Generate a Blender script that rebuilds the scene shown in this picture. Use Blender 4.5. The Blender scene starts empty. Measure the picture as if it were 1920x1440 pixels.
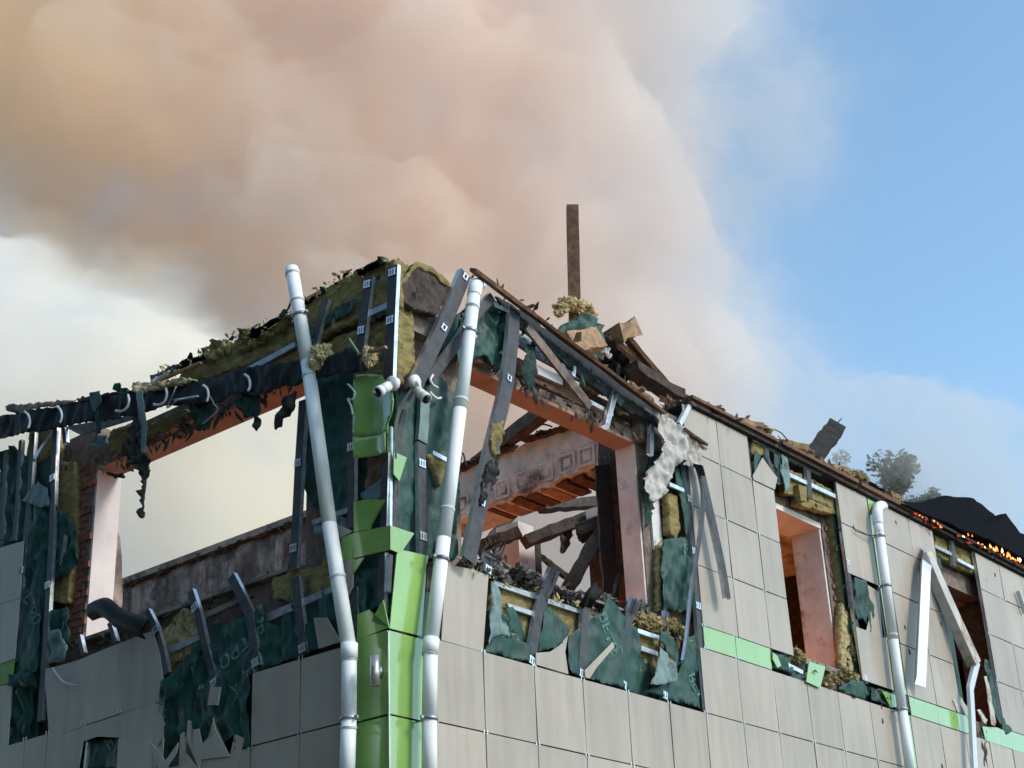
import bpy, bmesh, math, random
from mathutils import Vector, Matrix, noise
random.seed(7)
C = bpy.context.scene.collection
SC = bpy.context.scene
# ---------------------------------------------------------------- camera
YAW, PITCH, ROLL = math.radians(39.0845), math.radians(24.9837), math.radians(-2.617)
FPX = 2985.6                                   # focal length in pixels of a 1920 px wide frame
CAM = Vector((-9.3394, -9.0430, 1.6))
_f = Vector((math.cos(YAW)*math.cos(PITCH), math.sin(YAW)*math.cos(PITCH), math.sin(PITCH)))
_r = Vector((math.sin(YAW), -math.cos(YAW), 0))
_u = _r.cross(_f)
_c, _s = math.cos(ROLL), math.sin(ROLL)
CR = _c*_r + _s*_u
CU = -_s*_r + _c*_u
CF = _f
cd = bpy.data.cameras.new('camera'); cam = bpy.data.objects.new('camera', cd); C.objects.link(cam)
cd.sensor_width = 36; cd.lens = FPX/1920*36; cd.clip_end = 2000; cd.clip_start = .1
m3 = Matrix((CR, CU, -CF)).transposed()
cam.matrix_world = Matrix.Translation(CAM) @ m3.to_4x4()
SC.camera = cam
# ---------------------------------------------------------------- sky, sun, exposure
SUN_EL, SUN_AZ = math.radians(38), math.radians(-72)   # azimuth measured from +X towards +Y
w = bpy.data.worlds.new('World'); SC.world = w; w.use_nodes = True
nt = w.node_tree; bg = nt.nodes['Background']
sk = nt.nodes.new('ShaderNodeTexSky'); sk.sky_type = 'NISHITA'; sk.sun_disc = False
sk.sun_elevation = SUN_EL; sk.sun_rotation = math.pi/2 - SUN_AZ
sk.air_density = 1.0; sk.dust_density = 0.6; sk.ozone_density = 1.0; sk.altitude = 100
tn = nt.nodes.new('ShaderNodeMix'); tn.data_type = 'RGBA'; tn.blend_type = 'MULTIPLY'; tn.inputs['Factor'].default_value = 1; tn.inputs['B'].default_value = (.95, 1.08, 1.02, 1)
nt.links.new(sk.outputs[0], tn.inputs['A']); nt.links.new(tn.outputs['Result'], bg.inputs[0]); bg.inputs[1].default_value = .15
sl = bpy.data.lights.new('sun', 'SUN'); so = bpy.data.objects.new('sun', sl); C.objects.link(so)
sl.energy = 1.5; sl.angle = math.radians(14); sl.color = (1, .91, .83)
sd = Vector((math.cos(SUN_AZ)*math.cos(SUN_EL), math.sin(SUN_AZ)*math.cos(SUN_EL), math.sin(SUN_EL)))
so.rotation_euler = sd.to_track_quat('Z', 'Y').to_euler(); so.location = (0, -30, 40)
SC.view_settings.view_transform = 'Standard'; SC.view_settings.look = 'None'
SC.view_settings.exposure = 0.75; SC.view_settings.gamma = 1; SC.view_settings.use_curve_mapping = False
SC.cycles.volume_bounces = 12; SC.cycles.max_bounces = 12; SC.cycles.transparent_max_bounces = 12
SC.cycles.volume_step_rate = 1.0; SC.cycles.volume_max_steps = 64
SC.cycles.use_denoising = True
SC.cycles.sample_clamp_indirect = 4
# ================================================================ coordinates
# P(side, x, y, o): the point of a facade plane (o = metres outwards of the cladding face) seen at photo pixel x, y
def ray(x, y): return CR*((x-960)/FPX) - CU*((y-720)/FPX) + CF
def plane_pt(ax, v, x, y):
    d = ray(x, y); return CAM + d*((v-CAM[ax])/d[ax])
def P(s, x, y, o=0.0):
    if s == 'R': return plane_pt(1, -o, x, y)
    if s == 'L': return plane_pt(0, -o, x, y)
    return plane_pt('xyz'.index(s[0]), float(s[1:])-o, x, y)
def NRM(s):
    return {'R': Vector((0, -1, 0)), 'L': Vector((-1, 0, 0)), 'x': Vector((-1, 0, 0)), 'y': Vector((0, -1, 0)), 'z': Vector((0, 0, -1))}[s[0]]
def FL(s, u, z, o=0.0):                      # facade metres -> world
    return Vector((u, -o, z)) if s == 'R' else Vector((-o, u, z))
def px_at(x, y, D):
    d = ray(x, y); return CAM + d*(D/math.hypot(d.x, d.y))
def nz(p, s=1.0, o=3): return noise.fractal(Vector(p)*s, .6, 2.1, o)

# ================================================================ materials
MATS = {}
def mat(name, col, rough=.7, metal=0, var=.12, scale=6, col2=None, bump=0, bscale=40, coat=0, streak=None, soot=None, spec=.5, detail=6, stretch=None, each=0):
    m = bpy.data.materials.new(name); m.use_nodes = True; nt = m.node_tree; N = nt.nodes; L = nt.links; b = N['Principled BSDF']
    b.inputs['Roughness'].default_value = rough; b.inputs['Metallic'].default_value = metal
    b.inputs['Specular IOR Level'].default_value = spec
    if coat: b.inputs['Coat Weight'].default_value = coat; b.inputs['Coat Roughness'].default_value = .06
    g = N.new('ShaderNodeNewGeometry')
    n1 = N.new('ShaderNodeTexNoise'); n1.inputs['Scale'].default_value = scale; n1.inputs['Detail'].default_value = detail; n1.inputs['Roughness'].default_value = .6
    pos = g.outputs['Position']
    if stretch:
        mq = N.new('ShaderNodeMapping'); mq.inputs['Scale'].default_value = stretch; L.new(pos, mq.inputs['Vector']); pos = mq.outputs[0]
    L.new(pos, n1.inputs['Vector'])
    mx = N.new('ShaderNodeMix'); mx.data_type = 'RGBA'
    c2 = col2 or tuple(c*(1-var*2) for c in col)
    mx.inputs['A'].default_value = (*c2, 1); mx.inputs['B'].default_value = (*tuple(min(1, c*(1+var*.5)) for c in col), 1)
    r = N.new('ShaderNodeMapRange'); r.inputs['From Min'].default_value = .35; r.inputs['From Max'].default_value = .62
    L.new(n1.outputs['Fac'], r.inputs['Value']); L.new(r.outputs[0], mx.inputs['Factor'])
    out = mx.outputs['Result']
    if streak:                                # rain-washed vertical streaks of dirt: (colour, amount)
        mp = N.new('ShaderNodeMapping'); mp.inputs['Scale'].default_value = (3.6, 3.6, .32); L.new(g.outputs['Position'], mp.inputs['Vector'])
        n2 = N.new('ShaderNodeTexNoise'); n2.inputs['Scale'].default_value = 2.2; n2.inputs['Detail'].default_value = 5; L.new(mp.outputs[0], n2.inputs['Vector'])
        n3 = N.new('ShaderNodeTexNoise'); n3.inputs['Scale'].default_value = .5; n3.inputs['Detail'].default_value = 2; L.new(g.outputs['Position'], n3.inputs['Vector'])
        mu = N.new('ShaderNodeMath'); mu.operation = 'MULTIPLY'; L.new(n2.outputs['Fac'], mu.inputs[0]); L.new(n3.outputs['Fac'], mu.inputs[1])
        r2 = N.new('ShaderNodeMapRange'); r2.inputs['From Min'].default_value = .2; r2.inputs['From Max'].default_value = .42; r2.inputs['To Max'].default_value = streak[1]
        L.new(mu.outputs[0], r2.inputs['Value'])
        m2 = N.new('ShaderNodeMix'); m2.data_type = 'RGBA'; L.new(r2.outputs[0], m2.inputs['Factor']); L.new(out, m2.inputs['A']); m2.inputs['B'].default_value = (*streak[0], 1)
        out = m2.outputs['Result']
    if soot:                                  # irregular burnt patches: (colour, threshold, scale)
        n4 = N.new('ShaderNodeTexNoise'); n4.inputs['Scale'].default_value = soot[2]; n4.inputs['Detail'].default_value = 7; n4.inputs['Roughness'].default_value = .68
        L.new(g.outputs['Position'], n4.inputs['Vector'])
        r3 = N.new('ShaderNodeMapRange'); r3.inputs['From Min'].default_value = soot[1]; r3.inputs['From Max'].default_value = soot[1]+.13; L.new(n4.outputs['Fac'], r3.inputs['Value'])
        m3 = N.new('ShaderNodeMix'); m3.data_type = 'RGBA'; L.new(r3.outputs[0], m3.inputs['Factor']); L.new(out, m3.inputs['A']); m3.inputs['B'].default_value = (*soot[0], 1)
        out = m3.outputs['Result']
    if each:                                  # panels weather differently from one to the next
        oi = N.new('ShaderNodeObjectInfo'); r6 = N.new('ShaderNodeMapRange'); r6.inputs['To Min'].default_value = 1-each; r6.inputs['To Max'].default_value = 1+each*.5; L.new(oi.outputs['Random'], r6.inputs['Value'])
        vm = N.new('ShaderNodeVectorMath'); vm.operation = 'SCALE'; L.new(out, vm.inputs[0]); L.new(r6.outputs[0], vm.inputs['Scale']); out = vm.outputs[0]
    L.new(out, b.inputs['Base Color'])
    if rough < .65:
        rr = N.new('ShaderNodeMapRange'); rr.inputs['To Min'].default_value = rough*.75; rr.inputs['To Max'].default_value = min(1, rough*1.35)
        L.new(n1.outputs['Fac'], rr.inputs['Value']); L.new(rr.outputs[0], b.inputs['Roughness'])
    if bump:
        n5 = N.new('ShaderNodeTexNoise'); n5.inputs['Scale'].default_value = bscale; n5.inputs['Detail'].default_value = 5
        L.new(pos, n5.inputs['Vector'])
        bp = N.new('ShaderNodeBump'); bp.inputs['Strength'].default_value = bump; bp.inputs['Distance'].default_value = .02
        L.new(n5.outputs['Fac'], bp.inputs['Height']); L.new(bp.outputs[0], b.inputs['Normal'])
    MATS[name] = m; return m
mat('beige', (.43, .368, .305), .36, var=.05, scale=1.2, streak=((.24, .19, .14), .42), soot=((.20, .165, .13), .63, 1.3), each=.09)
mat('beige_edge', (.62, .56, .47), .8, var=.1)
mat('green', (.27, .46, .12), .14, soot=((.36, .44, .24), .70, 5), each=.1, var=.05, scale=1.5, coat=1, spec=.7, streak=((.15, .29, .08), .25))
mat('membrane', (.006, .060, .048), .6, var=.3, scale=3, col2=(.004, .032, .027), bump=.15, bscale=25, soot=((.012, .02, .018), .62, 2.5))
mat('membrane_pale', (.17, .25, .25), .75, var=.2, scale=6, soot=((.03, .06, .055), .55, 5))
mat('print', (.10, .21, .19), .7, var=.2, scale=9)
mat('steel', (.42, .43, .46), .42, metal=.7, var=.15, scale=14, soot=((.16, .15, .15), .56, 3.0))
mat('rail_face_shaded', (.062, .062, .070), .5, metal=.2, var=.2, scale=9, soot=((.10, .09, .08), .60, 2.0), bump=.1, bscale=12, spec=.35)  # same steel as the flanges, shade put into the base colour
mat('steel_bright', (.72, .75, .79), .30, metal=.75, var=.12, scale=14, soot=((.35, .33, .3), .62, 6))
mat('wool', (.33, .26, .10), .95, var=.2, scale=7, bump=1.0, bscale=45, soot=((.06, .045, .03), .56, 2.6), col2=(.19, .145, .055), stretch=(1, 1, 3.2))
mat('wool_fluff', (.52, .42, .20), .95, scale=18, bump=.8, bscale=90, col2=(.20, .14, .06))
mat('wool_pale', (.75, .62, .36), .95, scale=18, bump=.8, bscale=90, col2=(.42, .30, .14))
mat('brick', (.30, .115, .075), .9, var=.3, scale=9, bump=.3, bscale=50, soot=((.06, .045, .035), .56, 3), col2=(.17, .075, .055))
mat('mortar', (.23, .17, .14), .95, var=.2, scale=9, bump=.4, soot=((.05, .04, .035), .52, 1.6))
mat('concrete', (.30, .25, .21), .95, var=.25, scale=4, bump=.5, bscale=22, soot=((.06, .05, .045), .52, 1.7))
mat('plaster', (.70, .68, .68), .85, var=.06, scale=3, bump=.08, soot=((.42, .34, .3), .66, 2.5))
mat('soffit', (.36, .22, .16), .85, var=.1, scale=3, bump=.1, soot=((.16, .09, .07), .60, 2.0))
mat('plaster_warm', (.70, .64, .60), .85, var=.1, scale=3, bump=.1, soot=((.30, .20, .15), .54, 2.2))
mat('burnt_plaster', (.36, .30, .26), .95, var=.3, scale=3, bump=.6, bscale=14, soot=((.085, .066, .06), .47, 2.6), streak=((.06, .05, .045), .8))
mat('frieze', (.66, .60, .54), .9, var=.15, scale=3, bump=.3, bscale=20, soot=((.16, .12, .105), .51, 1.8))
mat('char', (.014, .012, .011), .85, var=.4, scale=12, bump=1.0, bscale=26, col2=(.007, .006, .006))
mat('char_brown', (.06, .042, .034), .9, var=.4, scale=8, bump=.8, bscale=26, col2=(.025, .018, .014))
mat('ash', (.16, .145, .13), .95, var=.5, scale=14, bump=1.0, bscale=40, col2=(.035, .03, .028))
mat('timber', (.36, .22, .12), .8, var=.2, scale=12, bump=.3, bscale=50, soot=((.10, .06, .035), .58, 4))
mat('timber_dark', (.15, .07, .032), .8, var=.3, scale=12, bump=.35, bscale=50, soot=((.03, .02, .015), .60, 3))
mat('pvc', (.84, .87, .88), .55, var=.03, scale=2, spec=.3, streak=((.50, .49, .46), .6), soot=((.45, .43, .40), .68, 3))
mat('pvc_edge', (.60, .64, .67), .4, var=.05)
mat('felt', (.005, .005, .006), .95, var=.3, scale=5, bump=.5, bscale=30, spec=.04)
mat('flashing', (.010, .014, .015), .6, var=.3, scale=4, bump=.25, bscale=18, spec=.3)
mat('sheet_white', (.50, .475, .44), .8, var=.1, scale=4, soot=((.25, .17, .11), .52, 3.0), bump=.2, bscale=30)
mat('rag', (.05, .05, .042), .95, var=.5, scale=10, bump=1, bscale=40, col2=(.012, .018, .016))
mat('rag_green', (.012, .05, .04), .9, var=.5, scale=14, bump=1, bscale=40, col2=(.008, .012, .011))
mat('cam_white', (.72, .72, .70), .45, var=.05)
mat('black_gloss', (.008, .008, .01), .08, var=.1)
mat('lamp_metal', (.62, .58, .54), .32, metal=.8, var=.08)
mat('wire', (.035, .028, .025), .7, var=.3)
mat('ground', (.10, .10, .09), .95, var=.2, scale=.3, bump=.3, bscale=4)
mat('leaf', (.04, .065, .03), .7, var=.35, scale=1.2, col2=(.03, .05, .028))
mat('bark', (.10, .075, .055), .95, var=.3, scale=6, bump=.6)
mat('screw', (.045, .03, .025), .9, var=.2)
def emis(name, stops, strength, scale):
    m = bpy.data.materials.new(name); m.use_nodes = True; N = m.node_tree.nodes; L = m.node_tree.links; b = N['Principled BSDF']
    g = N.new('ShaderNodeNewGeometry'); n = N.new('ShaderNodeTexNoise'); n.inputs['Scale'].default_value = scale; n.inputs['Detail'].default_value = 4
    L.new(g.outputs['Position'], n.inputs['Vector']); cr = N.new('ShaderNodeValToRGB'); L.new(n.outputs['Fac'], cr.inputs[0])
    e = cr.color_ramp.elements; e[0].position, e[0].color = stops[0][0], (*stops[0][1], 1); e[1].position, e[1].color = stops[-1][0], (*stops[-1][1], 1)
    for p, c in stops[1:-1]: e.new(p).color = (*c, 1)
    b.inputs['Base Color'].default_value = (.02, .015, .012, 1); b.inputs['Roughness'].default_value = .9
    L.new(cr.outputs[0], b.inputs['Emission Color']); b.inputs['Emission Strength'].default_value = strength
    MATS[name] = m
emis('flame', [(.35, (.5, .03, .005)), (.5, (1, .2, .02)), (.60, (1, .62, .22))], 3.0, 9)
emis('ember', [(.50, (0, 0, 0)), (.58, (.6, .03, .004)), (.70, (1, .12, .01))], .5, 11)

# ================================================================ objects
def obj(name, bm, m, parent=None, smooth=False, kind=None, face=None):
    me = bpy.data.meshes.new(name)
    bmesh.ops.recalc_face_normals(bm, faces=bm.faces)
    if face is not None:                       # profiles: dark face and bright flanges, ground and sky reflection put into colour
        bm.normal_update()
        for f in bm.faces:
            if f.normal.dot(face) < .75: f.material_index = 1
    bm.to_mesh(me); bm.free()
    for x in (m if isinstance(m, (list, tuple)) else [m]): me.materials.append(MATS[x] if isinstance(x, str) else x)
    if smooth:
        for p in me.polygons: p.use_smooth = True
    o = bpy.data.objects.new(name, me); C.objects.link(o)
    if parent is not None: o.parent = parent; o.matrix_parent_inverse = Matrix.Translation(-parent.location)
    if kind: o['kind'] = kind
    return o
def tag(o, label, cat, group=None):
    o['label'] = label; o['category'] = cat
    if group: o['group'] = group
    return o
def thing(name, label, cat, loc=(0, 0, 0), group=None):
    o = bpy.data.objects.new(name, None); o.empty_display_size = .2; C.objects.link(o); o.location = loc
    return tag(o, label, cat, group)
def prism_bm(front, vec, bm=None):           # polygon front (world points) extruded by vec
    bm = bm or bmesh.new()
    a = [bm.verts.new(p) for p in front]; b = [bm.verts.new(p+vec) for p in front]; n = len(a)
    fa = bm.faces.new(a); fb = bm.faces.new(b[::-1]); sides = []
    for i in range(n): sides.append(bm.faces.new((a[i], b[i], b[(i+1) % n], a[(i+1) % n])))
    if n > 4: bmesh.ops.triangulate(bm, faces=[fa, fb])
    return bm
def slab(name, s, pts, off, th, m, parent=None, edge=None, kind=None):
    f = [P(s, x, y, off) for x, y in pts]
    bm = prism_bm(f, -NRM(s)*th)
    if edge:
        bm.normal_update()
        for fc in bm.faces:
            if abs(fc.normal.dot(NRM(s))) < .5: fc.material_index = 1
    return obj(name, bm, [m, edge] if edge else m, parent, kind=kind)
def box_bm(x0, x1, y0, y1, z0, z1, bm=None):
    return prism_bm([Vector(p) for p in ((x0, y0, z0), (x1, y0, z0), (x1, y1, z0), (x0, y1, z0))], Vector((0, 0, z1-z0)), bm)
def cutbox(name, x0, x1, y0, y1, z0, z1, m, parent=None, kind=None): return obj(name, box_bm(x0, x1, y0, y1, z0, z1), m, parent, kind=kind)
def sweep_bm(pts, n, sec, bm=None, twist=0, smoothn=False):
    # sec: closed polygon of (across, outward); n: outward direction
    bm = bm or bmesh.new(); rings = []
    for i, p in enumerate(pts):
        t = (pts[min(i+1, len(pts)-1)]-pts[max(i-1, 0)]).normalized()
        a = t.cross(n).normalized(); b = a.cross(t).normalized()
        if twist:
            k = twist*i/(len(pts)-1); a, b = a*math.cos(k)+b*math.sin(k), b*math.cos(k)-a*math.sin(k)
        rings.append([bm.verts.new(p+a*u+b*v) for u, v in sec])
    k = len(sec)
    for r0, r1 in zip(rings, rings[1:]):
        for j in range(k): bm.faces.new((r0[j], r0[(j+1) % k], r1[(j+1) % k], r1[j]))
    e0 = bm.faces.new(rings[0]); e1 = bm.faces.new(rings[-1][::-1])
    if k > 4: bmesh.ops.triangulate(bm, faces=[e0, e1])
    return bm
def u_sec(w, d, t=.003):                       # channel open to the wall: face, two webs
    h = w/2; return [(-h, -d), (-h, 0), (h, 0), (h, -d), (h-t, -d), (h-t, -t), (-h+t, -t), (-h+t, -d)]
def o_sec(w, d, t=.003):                       # channel open to the viewer
    h = w/2; return [(-h, 0), (-h, -d), (h, -d), (h, 0), (h-t, 0), (h-t, -d+t), (-h+t, -d+t), (-h+t, 0)]
def l_sec(w, d, t=.003): return [(-w/2, 0), (w/2, 0), (w/2, -d), (w/2-t, -d), (w/2-t, -t), (-w/2, -t)]
def b_sec(w, d): return [(-w/2, 0), (w/2, 0), (w/2, -d), (-w/2, -d)]
def c_sec(r, k=12): return [(r*math.cos(i*2*math.pi/k), r*math.sin(i*2*math.pi/k)) for i in range(k)]
def rail(s, pts, w=.10, d=.045, m='steel', parent=None, name='facade_rail', sec=u_sec, off=-.012, twist=0, clips=None):
    q = [P(s, *(p if len(p) == 3 else (p[0], p[1], off))) for p in pts]
    o = obj(name, sweep_bm(q, NRM(s), sec(w, d), twist=twist), ['rail_face_shaded', 'steel_bright'] if m == 'steel' else m, parent, face=NRM(s) if m == 'steel' else None)
    for t in clips or []:                      # punched fixing clips on the rail face
        f = t*(len(q)-1); i = min(int(f), len(q)-2); c = q[i].lerp(q[i+1], f-i); tt = (q[i+1]-q[i]).normalized(); a = tt.cross(NRM(s)).normalized(); n = NRM(s)
        bm = bmesh.new()
        for da in (-.027, .004, .035):
            c2 = c + a*da + n*.004; prism_bm([c2-a*.009-tt*.038, c2+a*.009-tt*.038, c2+a*.009+tt*.038, c2-a*.009+tt*.038], n*.008, bm)
        for dt in (-.03, .03):
            c2 = c + a*.004 + tt*dt + n*.004; prism_bm([c2-a*.045-tt*.007, c2+a*.045-tt*.007, c2+a*.045+tt*.007, c2-a*.045+tt*.007], n*.006, bm)
        k = obj('panel_clip', bm, 'steel_bright', o if parent is None or parent.type == 'EMPTY' else parent)
        k.parent = o; k.matrix_parent_inverse = Matrix.Identity(4)
    return o
def tube(name, pts, r, m, parent=None, k=12, ref=Vector((0, -1, .01)), smooth=True, bm=None):
    b = sweep_bm(pts, ref.normalized(), c_sec(r, k), bm)
    return obj(name, b, m, parent, smooth=smooth) if bm is None else b
def curve_pts(pts, n=6):                       # Catmull-Rom through world points
    out = []; q = [pts[0]] + list(pts) + [pts[-1]]
    for i in range(1, len(q)-2):
        for j in range(n):
            t = j/n; a, b, c, d = q[i-1], q[i], q[i+1], q[i+2]
            out.append(.5*((2*b) + (c-a)*t + (2*a-5*b+4*c-d)*t*t + (3*b-a-3*c+d)*t**3))
    return out + [pts[-1]]
from mathutils.geometry import delaunay_2d_cdt
def wrinkle(u, v, amp, wl, seed):
    a = noise.noise(Vector((u/wl, v/(wl*2.6), seed))); b = noise.noise(Vector((u*2.3/wl+4, v*1.1/wl, seed+9)))
    return amp*(1.2*a + .8*(1-abs(b)*2.4) - .3 + .35*noise.noise(Vector((u*6/wl, v*2.2/wl, seed+3))))
def sheet(name, s, pts, off, th, m, parent=None, amp=.03, wl=.25, sp=.06, jag=.015, seed=None, lump=0, bow=None, kind=None, backm=None, smooth=True):
    # a torn sheet or board: ragged outline, creased or lumpy face, real thickness
    seed = random.random()*50 if seed is None else seed
    axu, = ([0] if s[0] in 'Ry' else [1]); n = NRM(s)
    w3 = [P(s, x, y, off) for x, y in pts]; uv = [(p[axu], p.z) for p in w3]; ou = []
    for i, (a, b) in enumerate(zip(uv, uv[1:]+uv[:1])):
        L = math.dist(a, b); k = max(1, int(L/sp))
        for j in range(k):
            t = j/k; x = a[0]+(b[0]-a[0])*t; y = a[1]+(b[1]-a[1])*t
            if j or jag > .02: x += random.uniform(-jag, jag); y += random.uniform(-jag, jag)
            ou.append(Vector((x, y)))
    x0 = min(p.x for p in ou); x1 = max(p.x for p in ou); y0 = min(p.y for p in ou); y1 = max(p.y for p in ou)
    def inside(x, y):
        r = False
        for a, b in zip(ou, ou[1:]+ou[:1]):
            if (a.y > y) != (b.y > y) and x < (b.x-a.x)*(y-a.y)/(b.y-a.y)+a.x: r = not r
        return r
    inner = []; yy = y0+sp/2; row = 0
    while yy < y1:
        xx = x0+sp/2*(1+row % 2)
        while xx < x1:
            if inside(xx, yy) and all(abs(p.x-xx)+abs(p.y-yy) > sp*.45 for p in ou): inner.append(Vector((xx+random.uniform(-.2, .2)*sp, yy+random.uniform(-.2, .2)*sp)))
            xx += sp
        yy += sp*.87; row += 1
    vs, es, fs, *_ = delaunay_2d_cdt(ou+inner, [], [list(range(len(ou)))], 1, 1e-5)
    bm = bmesh.new(); A = []; B = []; cx = (x0+x1)/2; cy = (y0+y1)/2
    for v in vs:
        d = wrinkle(v.x, v.y, amp, wl, seed)
        if lump: d += lump*nz((v.x, v.y, seed), 1/wl*1.6, 4)
        if bow: d += bow(v.x, v.y, x0, x1, y0, y1)
        base = Vector((v.x, 0, v.y)) if axu == 0 else Vector((0, v.x, v.y))
        base[1 if axu == 0 else 0] = w3[0][1 if axu == 0 else 0]
        A.append(bm.verts.new(base+n*d)); B.append(bm.verts.new(base+n*(d if not lump else d*.2)-n*th))
    cnt = {}
    for f in fs:
        try:
            bm.faces.new([A[i] for i in f]); g = bm.faces.new([B[i] for i in f[::-1]])
            if backm: g.material_index = 1
        except ValueError: continue
        for a, b in zip(f, f[1:]+f[:1]):
            k = (min(a, b), max(a, b)); cnt[k] = cnt.get(k, 0)+1
    for (a, b), c in cnt.items():
        if c == 1: bm.faces.new((A[a], A[b], B[b], B[a]))
    loose = [v for v in bm.verts if not v.link_faces]
    if loose: bmesh.ops.delete(bm, geom=loose, context='VERTS')
    o = obj(name, bm, [m, backm] if backm else m, parent, smooth=smooth, kind=kind)
    o['_s'] = s; return o, seed, (off, amp, wl)
def lettering(sh, s, text, x, y, size, ang, m='print'):
    # flat print that follows the creases of the membrane it is printed on
    o, seed, (off, amp, wl) = sh
    cu = bpy.data.curves.new('lettering', 'FONT'); cu.body = text; cu.size = size; cu.align_x = 'CENTER'; cu.resolution_u = 2; cu.offset = size*.02
    t = bpy.data.objects.new('lettering', cu); C.objects.link(t); dg = bpy.context.evaluated_depsgraph_get(); me = bpy.data.meshes.new_from_object(t.evaluated_get(dg))
    bpy.data.objects.remove(t); bm = bmesh.new(); bm.from_mesh(me); bmesh.ops.triangulate(bm, faces=bm.faces)
    bmesh.ops.subdivide_edges(bm, edges=bm.edges, cuts=1, use_grid_fill=True)
    p0 = P(s, x, y, off); ca, sa = math.cos(ang), math.sin(ang); n = NRM(s); axu = 0 if s[0] in 'Ry' else 1
    mir = 1 if axu == 0 else -1
    for v in bm.verts:
        a = (v.co.x*ca-v.co.y*sa)*mir; b = v.co.x*sa+v.co.y*ca
        q = p0.copy(); q[axu] += a; q.z += b; v.co = q + n*(wrinkle(q[axu], q.z, amp, wl, seed)+.006)
    k = obj('lettering', bm, m, None); k.parent = o; k.matrix_parent_inverse = Matrix.Identity(4) if o.parent is None else Matrix.Identity(4); return k
def lumps(name, items, m, parent=None, sub=3, amp=.35, sc=6, kind=None, fr=.5, fuzz=0):
    if m.startswith('wool'): sub, sc, fuzz, amp = 4, 9, 260, amp*.75
    # items: (centre, (rx, ry, rz)): ragged lumps of wool, ash or rubble
    bm = bmesh.new()
    for c, r in items:
        g = bmesh.ops.create_icosphere(bm, subdivisions=sub, radius=1); sd = random.random()*90
        for v in g['verts']:
            p = v.co.copy(); k = 1 + amp*nz(p*1.3+Vector((sd, 0, 0)), 1.2, 3) + amp*fr*nz(p+Vector((0, sd, 0)), sc, 2)
            v.co = Vector((p.x*r[0], p.y*r[1], p.z*r[2]))*k + c
        vs = list(g['verts'])
        for _ in range(fuzz):                     # loose fibres standing off the wool
            v = random.choice(vs).co; d = ((v-c).normalized()+Vector((random.uniform(-1, 1), random.uniform(-1, 1), random.uniform(-1, .6)))*.9).normalized(); L = random.uniform(.15, .45)*min(.11, max(r)); s = d.orthogonal().normalized()*.0022; e = d.cross(s).normalized()*L*.4
            a = [bm.verts.new(v-d*.01-s), bm.verts.new(v-d*.01+s), bm.verts.new(v+d*L*.6+s*.7+e*.5), bm.verts.new(v+d*L*.6-s*.7+e*.5)]; b = bm.verts.new(v+d*L+e*1.4); bm.faces.new(a); bm.faces.new((a[3], a[2], b))
    return obj(name, bm, m, parent, kind=kind)
def tufts(name, label, cat, items, m, amp=.35, kind=None, group=None, **k):
    # one lump: one mesh; a few lumps stuck together: parts of one thing; many: stuff
    if len(items) > 8: o = lumps(name, items, m, None, amp=amp, kind='stuff', **k); o['label'] = label; return o
    if len(items) == 1: return tag(lumps(name, items, m, None, amp=amp, **k), label, cat, group)
    c = items[0][0].copy(); t = thing(name, label, cat, c, group)
    for it in items: lumps('lump', [it], m, t, amp=amp, **k)
    return t
def board(name, A, B, w, t, m, parent=None, up=Vector((0, 0, 1)), rag=.0, seg=5, bend=0):
    # a plank or beam from A to B; w across, t thick; ragged for burnt timber
    d = (B-A).normalized(); sd = (d.cross(up) if abs(d.dot(up)) < .95 else d.cross(Vector((1, .3, 0)))).normalized(); u = sd.cross(d).normalized(); bm = bmesh.new(); rings = []
    for i in range(seg+1):
        f = i/seg; c = A.lerp(B, f) + u*bend*math.sin(f*math.pi)
        e = (random.uniform(-.6, .3)*rag*3 if i in (0, seg) and rag else 0)
        rings.append([bm.verts.new(c + sd*(a*w/2+random.uniform(-rag, rag)) + u*(b*t/2+random.uniform(-rag, rag)) + d*(e+random.uniform(-rag, rag)*(i in (0, seg)))) for a, b in ((-1, -1), (1, -1), (1, 1), (-1, 1))])
    for r0, r1 in zip(rings, rings[1:]):
        for j in range(4): bm.faces.new((r0[j], r0[(j+1) % 4], r1[(j+1) % 4], r1[j]))
    bm.faces.new(rings[0][::-1]); bm.faces.new(rings[-1])
    return obj(name, bm, m, parent)
# ================================================================ ground
gb = bmesh.new(); prism_bm([Vector(p) for p in ((-600, -600, -.3), (600, -600, -.3), (600, 600, -.3), (-600, 600, -.3))], Vector((0, 0, .3)), gb)
obj('ground', gb, 'ground', kind='structure')

# ================================================================ the burnt building
B = thing('burnt_building', 'burnt-out corner building clad in beige panels with green stripes', 'building')
WT = .26; WO = .21; TOPR = 9.0; TOPL = 8.78
def wallR(x0, x1, z0, z1, name='wall', m='mortar'): return cutbox(name, x0, x1, WO, WO+WT, z0, z1, m, B)
def wallL(y0, y1, z0, z1, name='wall', m='mortar'): return cutbox(name, WO, WO+WT, y0, y1, z0, z1, m, B)
RO = [(1.2, 4.18, 6.34, 8.44), (6.95, 8.25, 6.5, 8.5), (11.75, 12.95, 6.5, 8.45)]   # window openings, right facade
x = WO
for a, b, z0, z1 in RO:
    wallR(x, a, 0, TOPR-.3 if x < 1 else TOPR); wallR(a, b, 0, z0); wallR(a, b, z1, TOPR-(.22 if a < 2 else 0)); x = b
wallR(x, 24, 0, TOPR)
wallL(WO+WT, 1.25, 0, TOPL-.1); wallL(1.25, 4.6, 0, 6.3); wallL(1.25, 4.6, 8.3, TOPL-.2); wallL(4.6, 14, 0, TOPL)
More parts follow.
